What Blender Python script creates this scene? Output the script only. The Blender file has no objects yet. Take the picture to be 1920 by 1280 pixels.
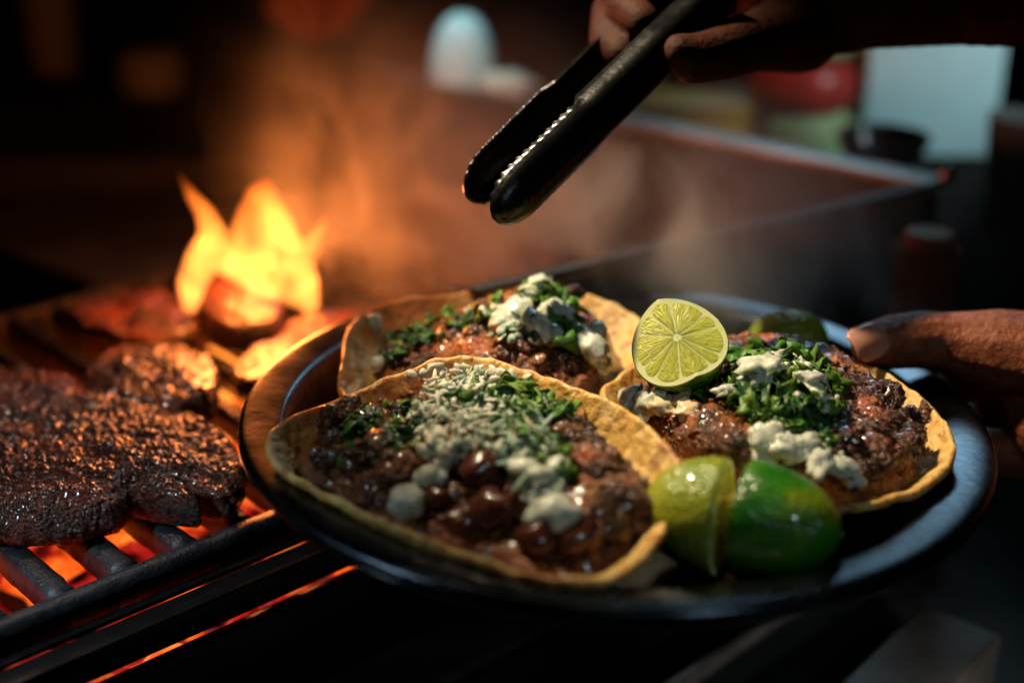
import bpy, bmesh, math, random
import numpy as np
from mathutils import Vector, Matrix, noise as mn
R = math.radians
random.seed(7); rng = np.random.default_rng(7)
scene = bpy.context.scene
C = scene.collection

# ------------------------------------------------------------------ camera
CAM = Vector((-0.03589, -0.45607, 0.21926))      # the plate's rim centre is the origin
PITCH = 23.0
cd = bpy.data.cameras.new('camera'); cam = bpy.data.objects.new('camera', cd); C.objects.link(cam)
cam.location = CAM; cam.rotation_euler = (R(90 - PITCH), 0, 0)
cd.lens = 50; cd.sensor_width = 36; cd.clip_start = 0.01; cd.clip_end = 60
cd.dof.use_dof = True; cd.dof.focus_distance = 0.488; cd.dof.aperture_fstop = 3.2
scene.camera = cam

# ------------------------------------------------------------------ world, exposure, render
world = bpy.data.worlds.new('World'); scene.world = world; world.use_nodes = True
world.node_tree.nodes['Background'].inputs[0].default_value = (0.010, 0.012, 0.014, 1)
world.node_tree.nodes['Background'].inputs[1].default_value = 0.12
vs = scene.view_settings; vs.view_transform = 'Standard'; vs.look = 'None'; vs.exposure = 0.0; vs.gamma = 1.0
vs.use_curve_mapping = False
cy = scene.cycles
cy.use_denoising = True
try: cy.denoiser = 'OPENIMAGEDENOISE'
except Exception: pass
cy.max_bounces = 6; cy.diffuse_bounces = 3; cy.glossy_bounces = 3; cy.transmission_bounces = 4
cy.volume_bounces = 1; cy.volume_step_rate = 0.45; cy.volume_max_steps = 128
cy.use_adaptive_sampling = True; cy.adaptive_threshold = 0.02; cy.adaptive_min_samples = 16
cy.sample_clamp_indirect = 4.0; cy.caustics_reflective = False; cy.caustics_refractive = False

# ------------------------------------------------------------------ lamps over the stand, with added spots
def aim(o, target):
    o.rotation_euler = (Vector(target) - o.location).to_track_quat('-Z', 'Y').to_euler()
def area(name, loc, target, size, power, col, spread=180):
    l = bpy.data.lights.new(name, 'AREA'); l.shape = 'DISK'; l.size = size; l.energy = power; l.color = col
    l.spread = R(spread)
    o = bpy.data.objects.new(name, l); C.objects.link(o); o.location = loc; aim(o, target); return o
def point(name, loc, r, power, col):
    l = bpy.data.lights.new(name, 'POINT'); l.shadow_soft_size = r; l.energy = power; l.color = col
    o = bpy.data.objects.new(name, l); C.objects.link(o); o.location = loc; return o
def spot(name, loc, target, r, power, col, cone, blend):
    l = bpy.data.lights.new(name, 'SPOT'); l.shadow_soft_size = r; l.energy = power; l.color = col; l.spot_size = R(cone); l.spot_blend = blend
    o = bpy.data.objects.new(name, l); C.objects.link(o); o.location = loc; aim(o, target); return o
# shaded warm bulb hung behind and above the plate
spot('unseen_warm_lamp', (-0.20, 0.17, 0.42), (0.045, -0.012, 0.0), 0.008, 21.0, (1.0, 0.80, 0.52), 33, 0.8)
# added lamp over the grill that brightens the steak
spot('unseen_warm_lamp', (-0.34, 0.14, 0.46), (-0.22, -0.02, -0.03), 0.012, 3.6, (1.0, 0.70, 0.55), 30, 0.7)
# added lamp behind the smoke, there only to light it up
spot('unseen_warm_lamp', (0.10, 0.50, 0.42), (0.0, 0.17, 0.01), 0.02, 1.3, (0.96, 0.84, 0.82), 26, 0.9)
# bluish tube at the back, mirrored in the plate's front rim
area('cool_tube_lamp', (0.30, 1.15, 0.68), (0.03, 0.0, 0.0), 0.30, 0.13, (0.45, 0.78, 1.0), 40)
# small bluish lamps to the right and to the left front
spot('unseen_side_lamp', (0.24, -0.52, 0.42), (0.05, -0.06, 0.0), 0.02, 1.7, (0.66, 0.90, 1.0), 26, 0.8)
spot('cool_front_lamp', (-0.55, -0.30, 0.34), (-0.19, -0.13, -0.04), 0.02, 20.0, (0.62, 0.84, 1.0), 24, 0.8)
# added bluish spots that brighten the pale box and the bottle
spot('back_fill_spot', (0.50, 0.10, 0.32), (0.215, 0.46, 0.03), 0.03, 8.5, (0.66, 0.92, 1.0), 26, 0.6)
spot('back_fill_spot', (-0.16, 0.22, 0.60), (-0.065, 0.45, 0.03), 0.03, 14.0, (0.56, 0.92, 1.0), 12, 0.5)
# added lamp, only to make the block below the plate visible
spot('unseen_side_lamp', (0.30, -0.50, 0.06), (0.19, -0.20, -0.12), 0.015, 11.0, (1.0, 0.94, 0.88), 30, 0.8)

# ------------------------------------------------------------------ pixel <-> place helpers
_p = R(PITCH); FPX = 1920 * 50 / 36
VR = Vector((1, 0, 0)); VF = Vector((0, math.cos(_p), -math.sin(_p))); VU = Vector((0, math.sin(_p), math.cos(_p)))
def ray(px, py): return VF + VR * ((px - 960) / FPX) - VU * ((py - 640) / FPX)
def onz(px, py, z):
    d = ray(px, py); return CAM + d * ((z - CAM.z) / d.z)
def dep(px, py, depth): return CAM + ray(px, py) * depth
PM = Matrix.Rotation(R(1.32), 4, 'Y') @ Matrix.Rotation(R(-0.58), 4, 'X')     # the plate's frame
PMI = PM.inverted(); LCAM = PMI @ CAM
def lray(px, py): return PMI.to_3x3() @ ray(px, py)
def pl(px, py, w):
    d = lray(px, py); return LCAM + d * ((w - LCAM.z) / d.z)

# ------------------------------------------------------------------ materials
def mat(name):
    m = bpy.data.materials.new(name); m.use_nodes = True
    nt = m.node_tree; return m, nt, nt.nodes['Principled BSDF'], nt.nodes['Material Output']
class N:
    """tiny node helper"""
    def __init__(s, nt): s.nt = nt
    def new(s, t, **k):
        n = s.nt.nodes.new(t)
        for a, v in k.items(): setattr(n, a, v)
        return n
    def link(s, a, b): s.nt.links.new(a, b)
    def place(s): return s.new('ShaderNodeNewGeometry').outputs['Position']
    def coord(s, out='Object'): return s.new('ShaderNodeTexCoord').outputs[out]
    def noise(s, vec, scale, detail=4, rough=0.55, dist=0.0):
        n = s.new('ShaderNodeTexNoise'); n.inputs['Scale'].default_value = scale; n.inputs['Detail'].default_value = detail
        n.inputs['Roughness'].default_value = rough; n.inputs['Distortion'].default_value = dist
        s.link(vec, n.inputs['Vector']); return n.outputs['Fac']
    def voro(s, vec, scale, feature='F1', out='Distance', rnd=1.0):
        n = s.new('ShaderNodeTexVoronoi'); n.feature = feature; n.inputs['Scale'].default_value = scale
        n.inputs['Randomness'].default_value = rnd
        s.link(vec, n.inputs['Vector']); return n.outputs[out]
    def ramp(s, fac, stops, interp='LINEAR'):
        r = s.new('ShaderNodeValToRGB'); r.color_ramp.interpolation = interp
        e = r.color_ramp.elements
        while len(e) < len(stops): e.new(0.5)
        for q, (p, c) in zip(e, stops):
            q.position = p; q.color = (c, c, c, 1) if isinstance(c, (int, float)) else (*c, 1)
        s.link(fac, r.inputs[0]); return r.outputs[0]
    def mix(s, fac, a, b, mode='MIX'):
        n = s.new('ShaderNodeMix'); n.data_type = 'RGBA'; n.blend_type = mode
        for v, i in ((fac, 0), (a, 6), (b, 7)):
            if hasattr(v, 'is_linked'): s.link(v, n.inputs[i])
            else: n.inputs[i].default_value = v if i == 0 else (*v, 1)
        return n.outputs[2]
    def math(s, op, a, b=None, c=None, clamp=False):
        n = s.new('ShaderNodeMath'); n.operation = op; n.use_clamp = clamp
        for i, v in enumerate((a, b, c)):
            if v is None: continue
            if hasattr(v, 'is_linked'): s.link(v, n.inputs[i])
            else: n.inputs[i].default_value = v
        return n.outputs[0]
    def bump(s, h, strength, dist, bsdf, prev=None):
        b = s.new('ShaderNodeBump'); b.inputs['Strength'].default_value = strength; b.inputs['Distance'].default_value = dist
        s.link(h, b.inputs['Height'])
        if prev is not None: s.link(prev, b.inputs['Normal'])
        if bsdf is not None: s.link(b.outputs[0], bsdf.inputs['Normal'])
        return b.outputs[0]
    def maprange(s, v, a, b, c=0.0, d=1.0, smooth=False):
        n = s.new('ShaderNodeMapRange')
        if smooth: n.interpolation_type = 'SMOOTHSTEP'
        n.inputs[1].default_value = a; n.inputs[2].default_value = b; n.inputs[3].default_value = c; n.inputs[4].default_value = d
        s.link(v, n.inputs[0]); return n.outputs[0]
def setp(b, **k):
    names = dict(base='Base Color', rough='Roughness', metal='Metallic', sss='Subsurface Weight', coat='Coat Weight',
                 coatr='Coat Roughness', spec='Specular IOR Level', trans='Transmission Weight', ior='IOR', sheen='Sheen Weight')
    for a, v in k.items():
        s = b.inputs[names[a]]
        s.default_value = (*v, 1) if a == 'base' else v
M = {}
def m_metal(key, base, rough, grain=60, bump=0.15, wear=None, metal=1.0):
    m, nt, b, o = mat(key); n = N(nt); c = n.coord()
    f = n.noise(c, grain, 6, 0.6); g = n.noise(c, grain * 6, 4, 0.6)
    w = wear or tuple(min(1, x * 1.9) for x in base)
    n.link(n.mix(n.ramp(f, [(0.35, 0.0), (0.75, 1.0)]), base, w), b.inputs['Base Color'])
    n.link(n.maprange(f, 0.3, 0.7, rough * 0.75, min(1, rough * 1.3)), b.inputs['Roughness'])
    setp(b, metal=metal); n.bump(g, bump, 0.0006, b); M[key] = m; return m
m_metal('plate_steel', (0.026, 0.033, 0.042), 0.24, 45, 0.14, (0.055, 0.065, 0.078), 1.0)
M['plate_steel'].node_tree.nodes['Principled BSDF'].inputs['Specular IOR Level'].default_value = 0.28
m_metal('cast_iron', (0.020, 0.020, 0.022), 0.30, 120, 0.9, (0.05, 0.05, 0.054), 0.3)
m_metal('black_steel', (0.020, 0.019, 0.019), 0.24, 40, 0.1, (0.035, 0.034, 0.034), 0.8)
m_metal('rail_steel', (0.10, 0.095, 0.095), 0.26, 30, 0.1, (0.18, 0.17, 0.17), 1.0)
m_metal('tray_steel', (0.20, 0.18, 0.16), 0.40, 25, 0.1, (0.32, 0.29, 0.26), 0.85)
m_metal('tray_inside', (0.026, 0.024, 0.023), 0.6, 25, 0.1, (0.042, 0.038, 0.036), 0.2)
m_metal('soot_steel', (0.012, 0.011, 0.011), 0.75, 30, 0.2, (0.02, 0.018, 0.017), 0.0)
m_metal('tongs_steel', (0.030, 0.030, 0.033), 0.24, 60, 0.3, (0.07, 0.07, 0.07), 0.9)
m_metal('dull_block', (0.085, 0.075, 0.068), 0.5, 50, 0.4, (0.16, 0.145, 0.13), 0.4)
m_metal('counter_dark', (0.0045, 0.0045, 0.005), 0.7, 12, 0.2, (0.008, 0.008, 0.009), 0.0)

def m_tortilla():
    m, nt, b, o = mat('tortilla_corn'); n = N(nt); c = n.coord()
    big = n.noise(c, 75, 5, 0.62, 0.4); blot = n.noise(c, 140, 4, 0.65); fine = n.noise(c, 700, 5, 0.65)
    vor = n.voro(c, 260)
    col = n.ramp(big, [(0.28, (0.52, 0.24, 0.035)), (0.48, (0.66, 0.40, 0.10)), (0.72, (0.76, 0.56, 0.24))])
    col = n.mix(n.ramp(blot, [(0.52, 0.0), (0.68, 0.85)]), col, (0.30, 0.10, 0.02))
    col = n.mix(n.ramp(n.noise(c, 48, 4, 0.6, 0.5), [(0.55, 0.0), (0.66, 0.8)]), col, (0.27, 0.095, 0.018))
    col = n.mix(n.ramp(fine, [(0.55, 0.0), (0.75, 0.5)]), col, (0.80, 0.62, 0.34))
    n.link(col, b.inputs['Base Color'])
    n.link(n.maprange(big, 0.3, 0.7, 0.28, 0.55), b.inputs['Roughness'])
    setp(b, sss=0.55); b.inputs['Subsurface Radius'].default_value = (0.004, 0.002, 0.0008); b.inputs['Subsurface Scale'].default_value = 0.8
    h = n.math('ADD', n.math('MULTIPLY', n.noise(c, 320, 4, 0.6), 0.8), n.math('MULTIPLY', vor, -0.5))
    n.bump(h, 1.0, 0.0014, b); M['tortilla'] = m
m_tortilla()
def m_meat(key, lo, mid, hi, sauce, rough=(0.12, 0.42), grain=420, coat=0.9, bump=1.0, yellow=0.0, vary=True, char=0.0):
    m, nt, b, o = mat(key); n = N(nt); c = n.place()
    f = n.noise(c, 130, 6, 0.65, 0.5); s = n.noise(c, 60, 3, 0.5); v = n.voro(c, grain); fine = n.noise(c, grain * 1.7, 4, 0.7)
    col = n.ramp(f, [(0.30, lo), (0.5, mid), (0.72, hi)])
    col = n.mix(n.ramp(s, [(0.50, 0.0), (0.66, 0.85)]), col, sauce)
    col = n.mix(n.ramp(fine, [(0.33, 0.75), (0.50, 0.0)]), col, lo)
    if yellow: col = n.mix(n.ramp(n.noise(c, 230, 3, 0.6), [(0.60, 0.0), (0.70, yellow)]), col, (0.50, 0.22, 0.03))
    if char: col = n.mix(n.ramp(n.noise(c, 34, 4, 0.6, 0.4), [(0.46, 0.0), (0.60, char)]), col, (0.012, 0.006, 0.005))
    oi = n.new('ShaderNodeObjectInfo'); k = n.maprange(oi.outputs['Random'], 0, 1, 0.55, 1.7); vm = n.new('ShaderNodeVectorMath'); vm.operation = 'SCALE'; n.link(col, vm.inputs[0]); n.link(k if vary else n.math('ADD', 1.0, 0.0), vm.inputs['Scale']); col = vm.outputs[0]
    n.link(col, b.inputs['Base Color'])
    n.link(n.maprange(fine, 0.35, 0.7, rough[0], rough[1]), b.inputs['Roughness'])
    setp(b, coat=coat, coatr=0.09)
    h = n.math('ADD', n.math('MULTIPLY', v, -0.9), n.math('MULTIPLY', fine, 0.9))
    n.bump(h, bump, 0.0012, b); M[key] = m
m_meat('taco_meat', (0.020, 0.006, 0.002), (0.115, 0.032, 0.006), (0.28, 0.105, 0.015), (0.36, 0.072, 0.004), yellow=0.7, coat=0.6)
m_meat('dark_meat', (0.012, 0.005, 0.002), (0.062, 0.020, 0.006), (0.15, 0.054, 0.014), (0.26, 0.052, 0.005), yellow=0.4, coat=0.6)
m_meat('grilled_meat', (0.026, 0.008, 0.005), (0.12, 0.030, 0.015), (0.22, 0.062, 0.028), (0.20, 0.030, 0.012), rough=(0.16, 0.45), grain=620, coat=0.7, vary=False, char=0.85, bump=1.0, yellow=0.25)
def m_simple(key, base, rough, var=None, scale=200, bump=0.2, bd=0.0005, sss=0.0, coat=0.0, spec=0.5, detail=4, trans=0.0, vary=False):
    m, nt, b, o = mat(key); n = N(nt); c = n.place()
    f = n.noise(c, scale, detail, 0.6)
    v = var or tuple(x * 0.6 for x in base)
    col = n.mix(n.ramp(f, [(0.35, 0.0), (0.65, 1.0)]), base, v)
    if vary:
        oi = n.new('ShaderNodeObjectInfo'); col = n.mix(n.math('MULTIPLY', oi.outputs['Random'], 0.75), col, vary)
    n.link(col, b.inputs['Base Color'])
    setp(b, rough=rough, sss=sss, coat=coat, spec=spec)
    if sss: b.inputs['Subsurface Radius'].default_value = (0.003, 0.002, 0.001); b.inputs['Subsurface Scale'].default_value = 0.6
    n.bump(n.noise(c, scale * 3, 4, 0.6), bump, bd, b); setp(b, trans=trans, ior=1.33); M[key] = m; return m
m_simple('onion', (0.86, 0.88, 0.78), 0.14, (0.48, 0.53, 0.42), 300, 0.7, 0.0006, sss=0.5, coat=0.6, trans=0.12)
m_simple('onion_orange', (0.72, 0.46, 0.24), 0.2, (0.62, 0.55, 0.38), 200, 0.25, 0.0004, sss=0.3, coat=0.3)
m_simple('cheese', (0.90, 0.87, 0.76), 0.24, (0.60, 0.62, 0.46), 500, 0.6, 0.0006, sss=0.45, coat=0.4, trans=0.10)
m_simple('teal_lit_cheese', (0.60, 0.78, 0.64), 0.24, (0.24, 0.38, 0.26), 500, 0.6, 0.0006, sss=0.45, coat=0.4, trans=0.15)  # white cheese with the teal light's tint put into its colour
m_simple('cilantro', (0.055, 0.20, 0.022), 0.36, (0.022, 0.09, 0.016), 350, 0.4, 0.0005, vary=(0.16, 0.24, 0.02))
m_simple('dark_cilantro', (0.020, 0.085, 0.020), 0.36, (0.010, 0.04, 0.012), 350, 0.4, 0.0005, vary=(0.05, 0.10, 0.015))
m_simple('bean', (0.12, 0.032, 0.016), 0.20, (0.055, 0.018, 0.012), 180, 0.3, 0.0004, coat=0.5)
m_simple('char', (0.020, 0.010, 0.008), 0.3, (0.05, 0.02, 0.012), 300, 0.5, 0.0006, coat=0.3)
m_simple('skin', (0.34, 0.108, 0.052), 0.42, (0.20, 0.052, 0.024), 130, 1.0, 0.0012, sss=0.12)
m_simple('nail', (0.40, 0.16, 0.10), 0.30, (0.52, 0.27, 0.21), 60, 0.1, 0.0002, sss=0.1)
m_simple('shadow_skin', (0.055, 0.018, 0.011), 0.62, (0.035, 0.011, 0.007), 130, 0.8, 0.001, sss=0.05, spec=0.2)  # skin darkened: the tongs hand's shadow is put into the colour
m_simple('dark_sleeve', (0.030, 0.010, 0.010), 0.8, (0.02, 0.008, 0.008), 300, 0.3)
m_simple('pale_box', (0.50, 0.66, 0.66), 0.5, (0.46, 0.62, 0.62), 40, 0.1)
m_simple('pale_plastic', (0.52, 0.72, 0.72), 0.4, (0.46, 0.66, 0.66), 30, 0.1)
m_simple('yellow_plastic', (0.62, 0.36, 0.03), 0.4, (0.50, 0.26, 0.02), 40, 0.1)
m_simple('red_salsa', (0.42, 0.035, 0.025), 0.3, (0.26, 0.02, 0.015), 80, 0.3)
m_simple('green_plastic', (0.32, 0.38, 0.18), 0.4, (0.24, 0.30, 0.14), 40, 0.1)
m_simple('napkin', (0.55, 0.50, 0.40), 0.8, (0.46, 0.42, 0.34), 60, 0.2)
m_simple('amber', (0.36, 0.13, 0.022), 0.65, (0.28, 0.11, 0.02), 40, 0.1)
m_simple('grey_plastic', (0.16, 0.15, 0.135), 0.6, (0.12, 0.11, 0.10), 30, 0.1)
m_simple('lime_pith', (0.78, 0.80, 0.46), 0.4, (0.66, 0.72, 0.32), 150, 0.2, 0.0003, sss=0.2)
def m_lime():
    m, nt, b, o = mat('lime_skin'); n = N(nt); c = n.coord()
    big = n.noise(c, 45, 3, 0.5); pores = n.voro(c, 750)
    col = n.ramp(big, [(0.32, (0.012, 0.115, 0.008)), (0.50, (0.035, 0.17, 0.008)), (0.68, (0.20, 0.27, 0.012))])
    n.link(col, b.inputs['Base Color']); setp(b, rough=0.22, coat=0.35, coatr=0.1)
    n.bump(n.math('ADD', pores, n.noise(c, 160, 3, 0.5)), 0.6, 0.0008, b); M['lime_skin'] = m
    m, nt, b, o = mat('yellow_lime_skin'); n = N(nt); c = n.coord()
    big = n.noise(c, 45, 3, 0.5); pores = n.voro(c, 750)
    col = n.ramp(big, [(0.30, (0.14, 0.22, 0.012)), (0.55, (0.24, 0.29, 0.015)), (0.75, (0.34, 0.34, 0.03))])
    n.link(col, b.inputs['Base Color']); setp(b, rough=0.26, coat=0.3, coatr=0.1)
    n.bump(n.math('ADD', pores, n.noise(c, 160, 3, 0.5)), 0.6, 0.0008, b); M['yellow_lime_skin'] = m
    m, nt, b, o = mat('lime_flesh'); n = N(nt); c = n.coord()
    mp = n.new('ShaderNodeMapping'); mp.inputs['Scale'].default_value = (1, 1, 0.5); n.link(c, mp.inputs[0])
    sx = n.new('ShaderNodeSeparateXYZ'); n.link(c, sx.inputs[0])
    an = n.math('ARCTAN2', sx.outputs[1], sx.outputs[0]); rr = n.math('SQRT', n.math('ADD', n.math('POWER', sx.outputs[0], 2.0), n.math('POWER', sx.outputs[1], 2.0)))
    cb = n.new('ShaderNodeCombineXYZ'); n.link(n.math('MULTIPLY', an, 5.0), cb.inputs[0]); n.link(n.math('MULTIPLY', rr, 130.0), cb.inputs[1])
    f = n.math('ADD', n.math('MULTIPLY', n.noise(cb.outputs[0], 2.6, 4, 0.6, 0.8), 0.75), n.math('MULTIPLY', n.noise(c, 90, 2, 0.5), 0.25))
    col = n.ramp(f, [(0.3, (0.42, 0.46, 0.05)), (0.55, (0.58, 0.61, 0.10)), (0.75, (0.74, 0.76, 0.30))])
    n.link(col, b.inputs['Base Color']); setp(b, rough=0.2, sss=0.3, coat=0.3)
    b.inputs['Subsurface Radius'].default_value = (0.004, 0.004, 0.001); b.inputs['Subsurface Scale'].default_value = 0.8
    n.bump(f, 0.9, 0.0014, b); M['lime_flesh'] = m
m_lime()
def m_coal(key, hot, stren, cover):
    m, nt, b, o = mat(key); n = N(nt); c = n.coord('Object')
    oi = n.new('ShaderNodeObjectInfo'); add = n.new('ShaderNodeVectorMath'); add.operation = 'ADD'
    n.link(c, add.inputs[0]); n.link(oi.outputs['Location'], add.inputs[1])
    f = n.noise(add.outputs[0], 70, 3, 0.5); g = n.noise(add.outputs[0], 260, 4, 0.6)
    h = n.math('ADD', f, n.math('MULTIPLY', n.math('SUBTRACT', g, 0.5), 0.3))
    e = n.ramp(h, [(cover, (0.0, 0.0, 0.0)), (cover + 0.10, (0.25, 0.006, 0.004)), (cover + 0.22, hot), (cover + 0.38, (1.0, 0.26, 0.03))])
    n.link(e, b.inputs['Emission Color']); b.inputs['Emission Strength'].default_value = stren
    setp(b, base=(0.03, 0.027, 0.025), rough=0.9); n.bump(g, 0.6, 0.002, b); M[key] = m
m_coal('coal_hot', (0.95, 0.095, 0.008), 1.25, 0.30)
m_coal('coal_red', (0.75, 0.022, 0.016), 0.8, 0.35)
m_coal('coal_white', (1.0, 0.24, 0.03), 2.2, 0.12)

# ------------------------------------------------------------------ mesh helpers
def mesh(name, V, F, smooth=True):
    me = bpy.data.meshes.new(name); me.from_pydata([tuple(map(float, v)) for v in V], [], [tuple(map(int, f)) for f in F]); me.update()
    if smooth: me.polygons.foreach_set('use_smooth', [True] * len(me.polygons))
    return me
def obj(name, me, material=None, parent=None, mw=None, loc=None, rot=None, scale=None):
    o = bpy.data.objects.new(name, me); C.objects.link(o)
    if material is not None and me is not None and not me.materials: me.materials.append(M[material] if isinstance(material, str) else material)
    if parent is not None: o.parent = parent
    if mw is not None:
        if parent is None: o.matrix_world = mw
        else: o.matrix_local = mw
    if loc is not None: o.location = loc
    if rot is not None: o.rotation_euler = rot
    if scale is not None: o.scale = scale if hasattr(scale, '__len__') else (scale,) * 3
    return o
def tag(o, label, cat, group=None):
    o['label'] = label; o['category'] = cat
    if group: o['group'] = group
    return o
def thing(name, label, cat, mw=None, group=None):
    o = bpy.data.objects.new(name, None); C.objects.link(o); o.empty_display_size = 0.01
    if mw is not None: o.matrix_world = mw
    return tag(o, label, cat, group)
def ico(sub=2):
    bm = bmesh.new(); bmesh.ops.create_icosphere(bm, subdivisions=sub, radius=1.0)
    V = np.array([v.co[:] for v in bm.verts]); F = np.array([[v.index for v in f.verts] for f in bm.faces]); bm.free(); return V, F
ICO = {k: ico(k) for k in (1, 2, 3, 4)}
def blob(name, sub, radii, amp, freq, seed, smooth=True, squash=None):
    """an irregular lump"""
    V, F = ICO[sub]; off = Vector((seed * 3.17, seed * 1.71, seed * 2.33)); out = []
    for v in V:
        d = Vector(v); k = 1 + amp * (mn.fractal(d * freq + off, 1.0, 2.0, 4)) ; p = d * k
        out.append((p.x * radii[0], p.y * radii[1], p.z * radii[2]))
    return mesh(name, out, F, smooth)
def union_mesh(name, spheres, voxel, smooth=6, factor=0.5):
    """one continuous surface grown over chains of balls"""
    V0, F0 = ICO[2]; VV, FF = [], []; k = 0
    for (p, r) in spheres:
        r = np.array(r if hasattr(r, '__len__') else (r, r, r)); VV.append(V0 * r + np.array(p)); FF.append(F0 + k); k += len(V0)
    me = mesh(name + '_tmp', np.concatenate(VV), np.concatenate(FF))
    o = bpy.data.objects.new('tmp', me); C.objects.link(o)
    r = o.modifiers.new('r', 'REMESH'); r.mode = 'VOXEL'; r.voxel_size = voxel; r.use_smooth_shade = True
    s = o.modifiers.new('s', 'SMOOTH'); s.factor = factor; s.iterations = smooth
    dg = bpy.context.evaluated_depsgraph_get(); dg.update()
    res = bpy.data.meshes.new_from_object(o.evaluated_get(dg)); res.name = name
    bpy.data.objects.remove(o); bpy.data.meshes.remove(me)
    res.polygons.foreach_set('use_smooth', [True] * len(res.polygons)); return res
def chain(pts, step=0.25):
    """pts: (point, radius) joints -> balls along the chain"""
    out = []
    for (a, ra), (b, rb) in zip(pts, pts[1:]):
        a, b = Vector(a), Vector(b); n = max(2, int((b - a).length / (min(ra, rb) * step)) + 1)
        for i in range(n):
            t = i / n; out.append((tuple(a.lerp(b, t)), ra * (1 - t) + rb * t))
    out.append((tuple(pts[-1][0]), pts[-1][1])); return out
def lathe(name, prof, n=96, mw=None):
    V, F = [], []
    for i in range(n):
        a = 2 * math.pi * i / n; ca, sa = math.cos(a), math.sin(a)
        for r, z in prof: V.append((r * ca, r * sa, z))
    m = len(prof)
    for i in range(n):
        j = (i + 1) % n
        for k in range(m - 1): F.append((i * m + k, j * m + k, j * m + k + 1, i * m + k + 1))
    return mesh(name, V, F)
def smoothprof(pts, n=6):
    """Catmull-Rom through profile points"""
    out = []
    P = [pts[0]] + list(pts) + [pts[-1]]
    for i in range(1, len(P) - 2):
        p0, p1, p2, p3 = map(np.array, P[i - 1:i + 3])
        for t in np.linspace(0, 1, n, endpoint=False):
            out.append(tuple(0.5 * ((2 * p1) + (-p0 + p2) * t + (2 * p0 - 5 * p1 + 4 * p2 - p3) * t * t + (-p0 + 3 * p1 - 3 * p2 + p3) * t ** 3)))
    out.append(tuple(pts[-1])); return out
def box(name, lo, hi, bevel=0.0, seg=2, axes=None, origin=None):
    """bevelled box between lo and hi, along the axes given"""
    bm = bmesh.new(); bmesh.ops.create_cube(bm, size=1.0)
    for v in bm.verts: v.co = Vector([lo[i] + (v.co[i] + 0.5) * (hi[i] - lo[i]) for i in range(3)])
    if bevel: bmesh.ops.bevel(bm, geom=list(bm.edges), offset=bevel, segments=seg, profile=0.6, affect='EDGES')
    if axes is not None:
        for v in bm.verts: v.co = origin + axes[0] * v.co.x + axes[1] * v.co.y + axes[2] * v.co.z
    bmesh.ops.recalc_face_normals(bm, faces=bm.faces)
    me = bpy.data.meshes.new(name); bm.to_mesh(me); bm.free()
    for p in me.polygons: p.use_smooth = bool(bevel)
    if bevel:
        try: me.set_sharp_from_angle(angle=R(50))
        except Exception: pass
    return me

# ------------------------------------------------------------------ setting: counter and dark backdrop
ZC = -0.155
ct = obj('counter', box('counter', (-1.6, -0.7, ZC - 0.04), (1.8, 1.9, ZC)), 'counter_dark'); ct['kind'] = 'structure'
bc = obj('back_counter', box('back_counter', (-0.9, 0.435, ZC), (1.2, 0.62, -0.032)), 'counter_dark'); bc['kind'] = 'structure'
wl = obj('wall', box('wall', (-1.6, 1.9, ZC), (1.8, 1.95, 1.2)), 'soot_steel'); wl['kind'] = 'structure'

# ------------------------------------------------------------------ grill
ZG = -0.040                                             # top of the grate
HEAD = R(47.6)
E1 = Vector((math.sin(HEAD), math.cos(HEAD), 0)); E2 = Vector((-math.cos(HEAD), math.sin(HEAD), 0)); E3 = Vector((0, 0, 1))
G0 = onz(262, 1047, ZG)
def gp(px, py, z):
    p = onz(px, py, z) - G0; return p.dot(E1), p.dot(E2)
GM = Matrix(((E1.x, E2.x, 0, G0.x), (E1.y, E2.y, 0, G0.y), (0, 0, 1, ZG), (0, 0, 0, 1)))   # grill frame: a along the front, b to the back
GA0, GA1, GB1 = -0.36, 0.30, 0.245
def pitch_of():
    a = [gp(137, 1087, ZG)[0], gp(262, 1047, ZG)[0], gp(385, 1010, ZG)[0], gp(490, 970, ZG)[0]]
    return (a[3] - a[0]) / 3
PITCHG = pitch_of(); BARW = PITCHG * 0.40
grate = thing('grill_grate', 'black cast iron grill grate over glowing coals under the meat', 'grill grate', GM)
def barmesh(name, length, w, h, seed, n=40):
    """a cast bar along +Y with a rounded, slightly rough top"""
    sec = [(-0.5, -1), (-0.5, -0.35), (-0.42, -0.1), (-0.2, 0.0), (0.2, 0.0), (0.42, -0.1), (0.5, -0.35), (0.5, -1)]
    V, F = [], []; m = len(sec)
    for i in range(n + 1):
        y = length * i / n
        for (x, z) in sec:
            q = Vector((x * w, y, z * h)); e = mn.noise(q * 160 + Vector((seed, 0, 0))) * 0.0005
            V.append((q.x + e, q.y, q.z + e))
    for i in range(n):
        for k in range(m): F.append((i * m + k, i * m + (k + 1) % m, (i + 1) * m + (k + 1) % m, (i + 1) * m + k))
    F += [tuple(range(m - 1, -1, -1)), tuple(n * m + k for k in range(m))]
    return mesh(name, V, F)
bmv = [barmesh('grate_bar', GB1 - 0.004, BARW, 0.011, s * 7.7, 60) for s in range(3)]
k0 = int(math.floor(GA0 / PITCHG)); k1 = int(GA1 / PITCHG)
for k in range(k0, k1 + 1):
    obj('bar', bmv[k % 3], 'cast_iron', grate, Matrix.Translation((k * PITCHG + BARW * 0.55 - PITCHG * 0.0 - BARW * 1.1, 0.0, 0)))
fb = barmesh('front_bar', GA1 - GA0 + 0.05, 0.0085, 0.013, 3.3, 240)
obj('front_bar', fb, 'cast_iron', grate, Matrix.Translation((GA0 - 0.02, -0.0045, 0.0005)) @ Matrix.Rotation(R(-90), 4, 'Z'))
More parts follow.
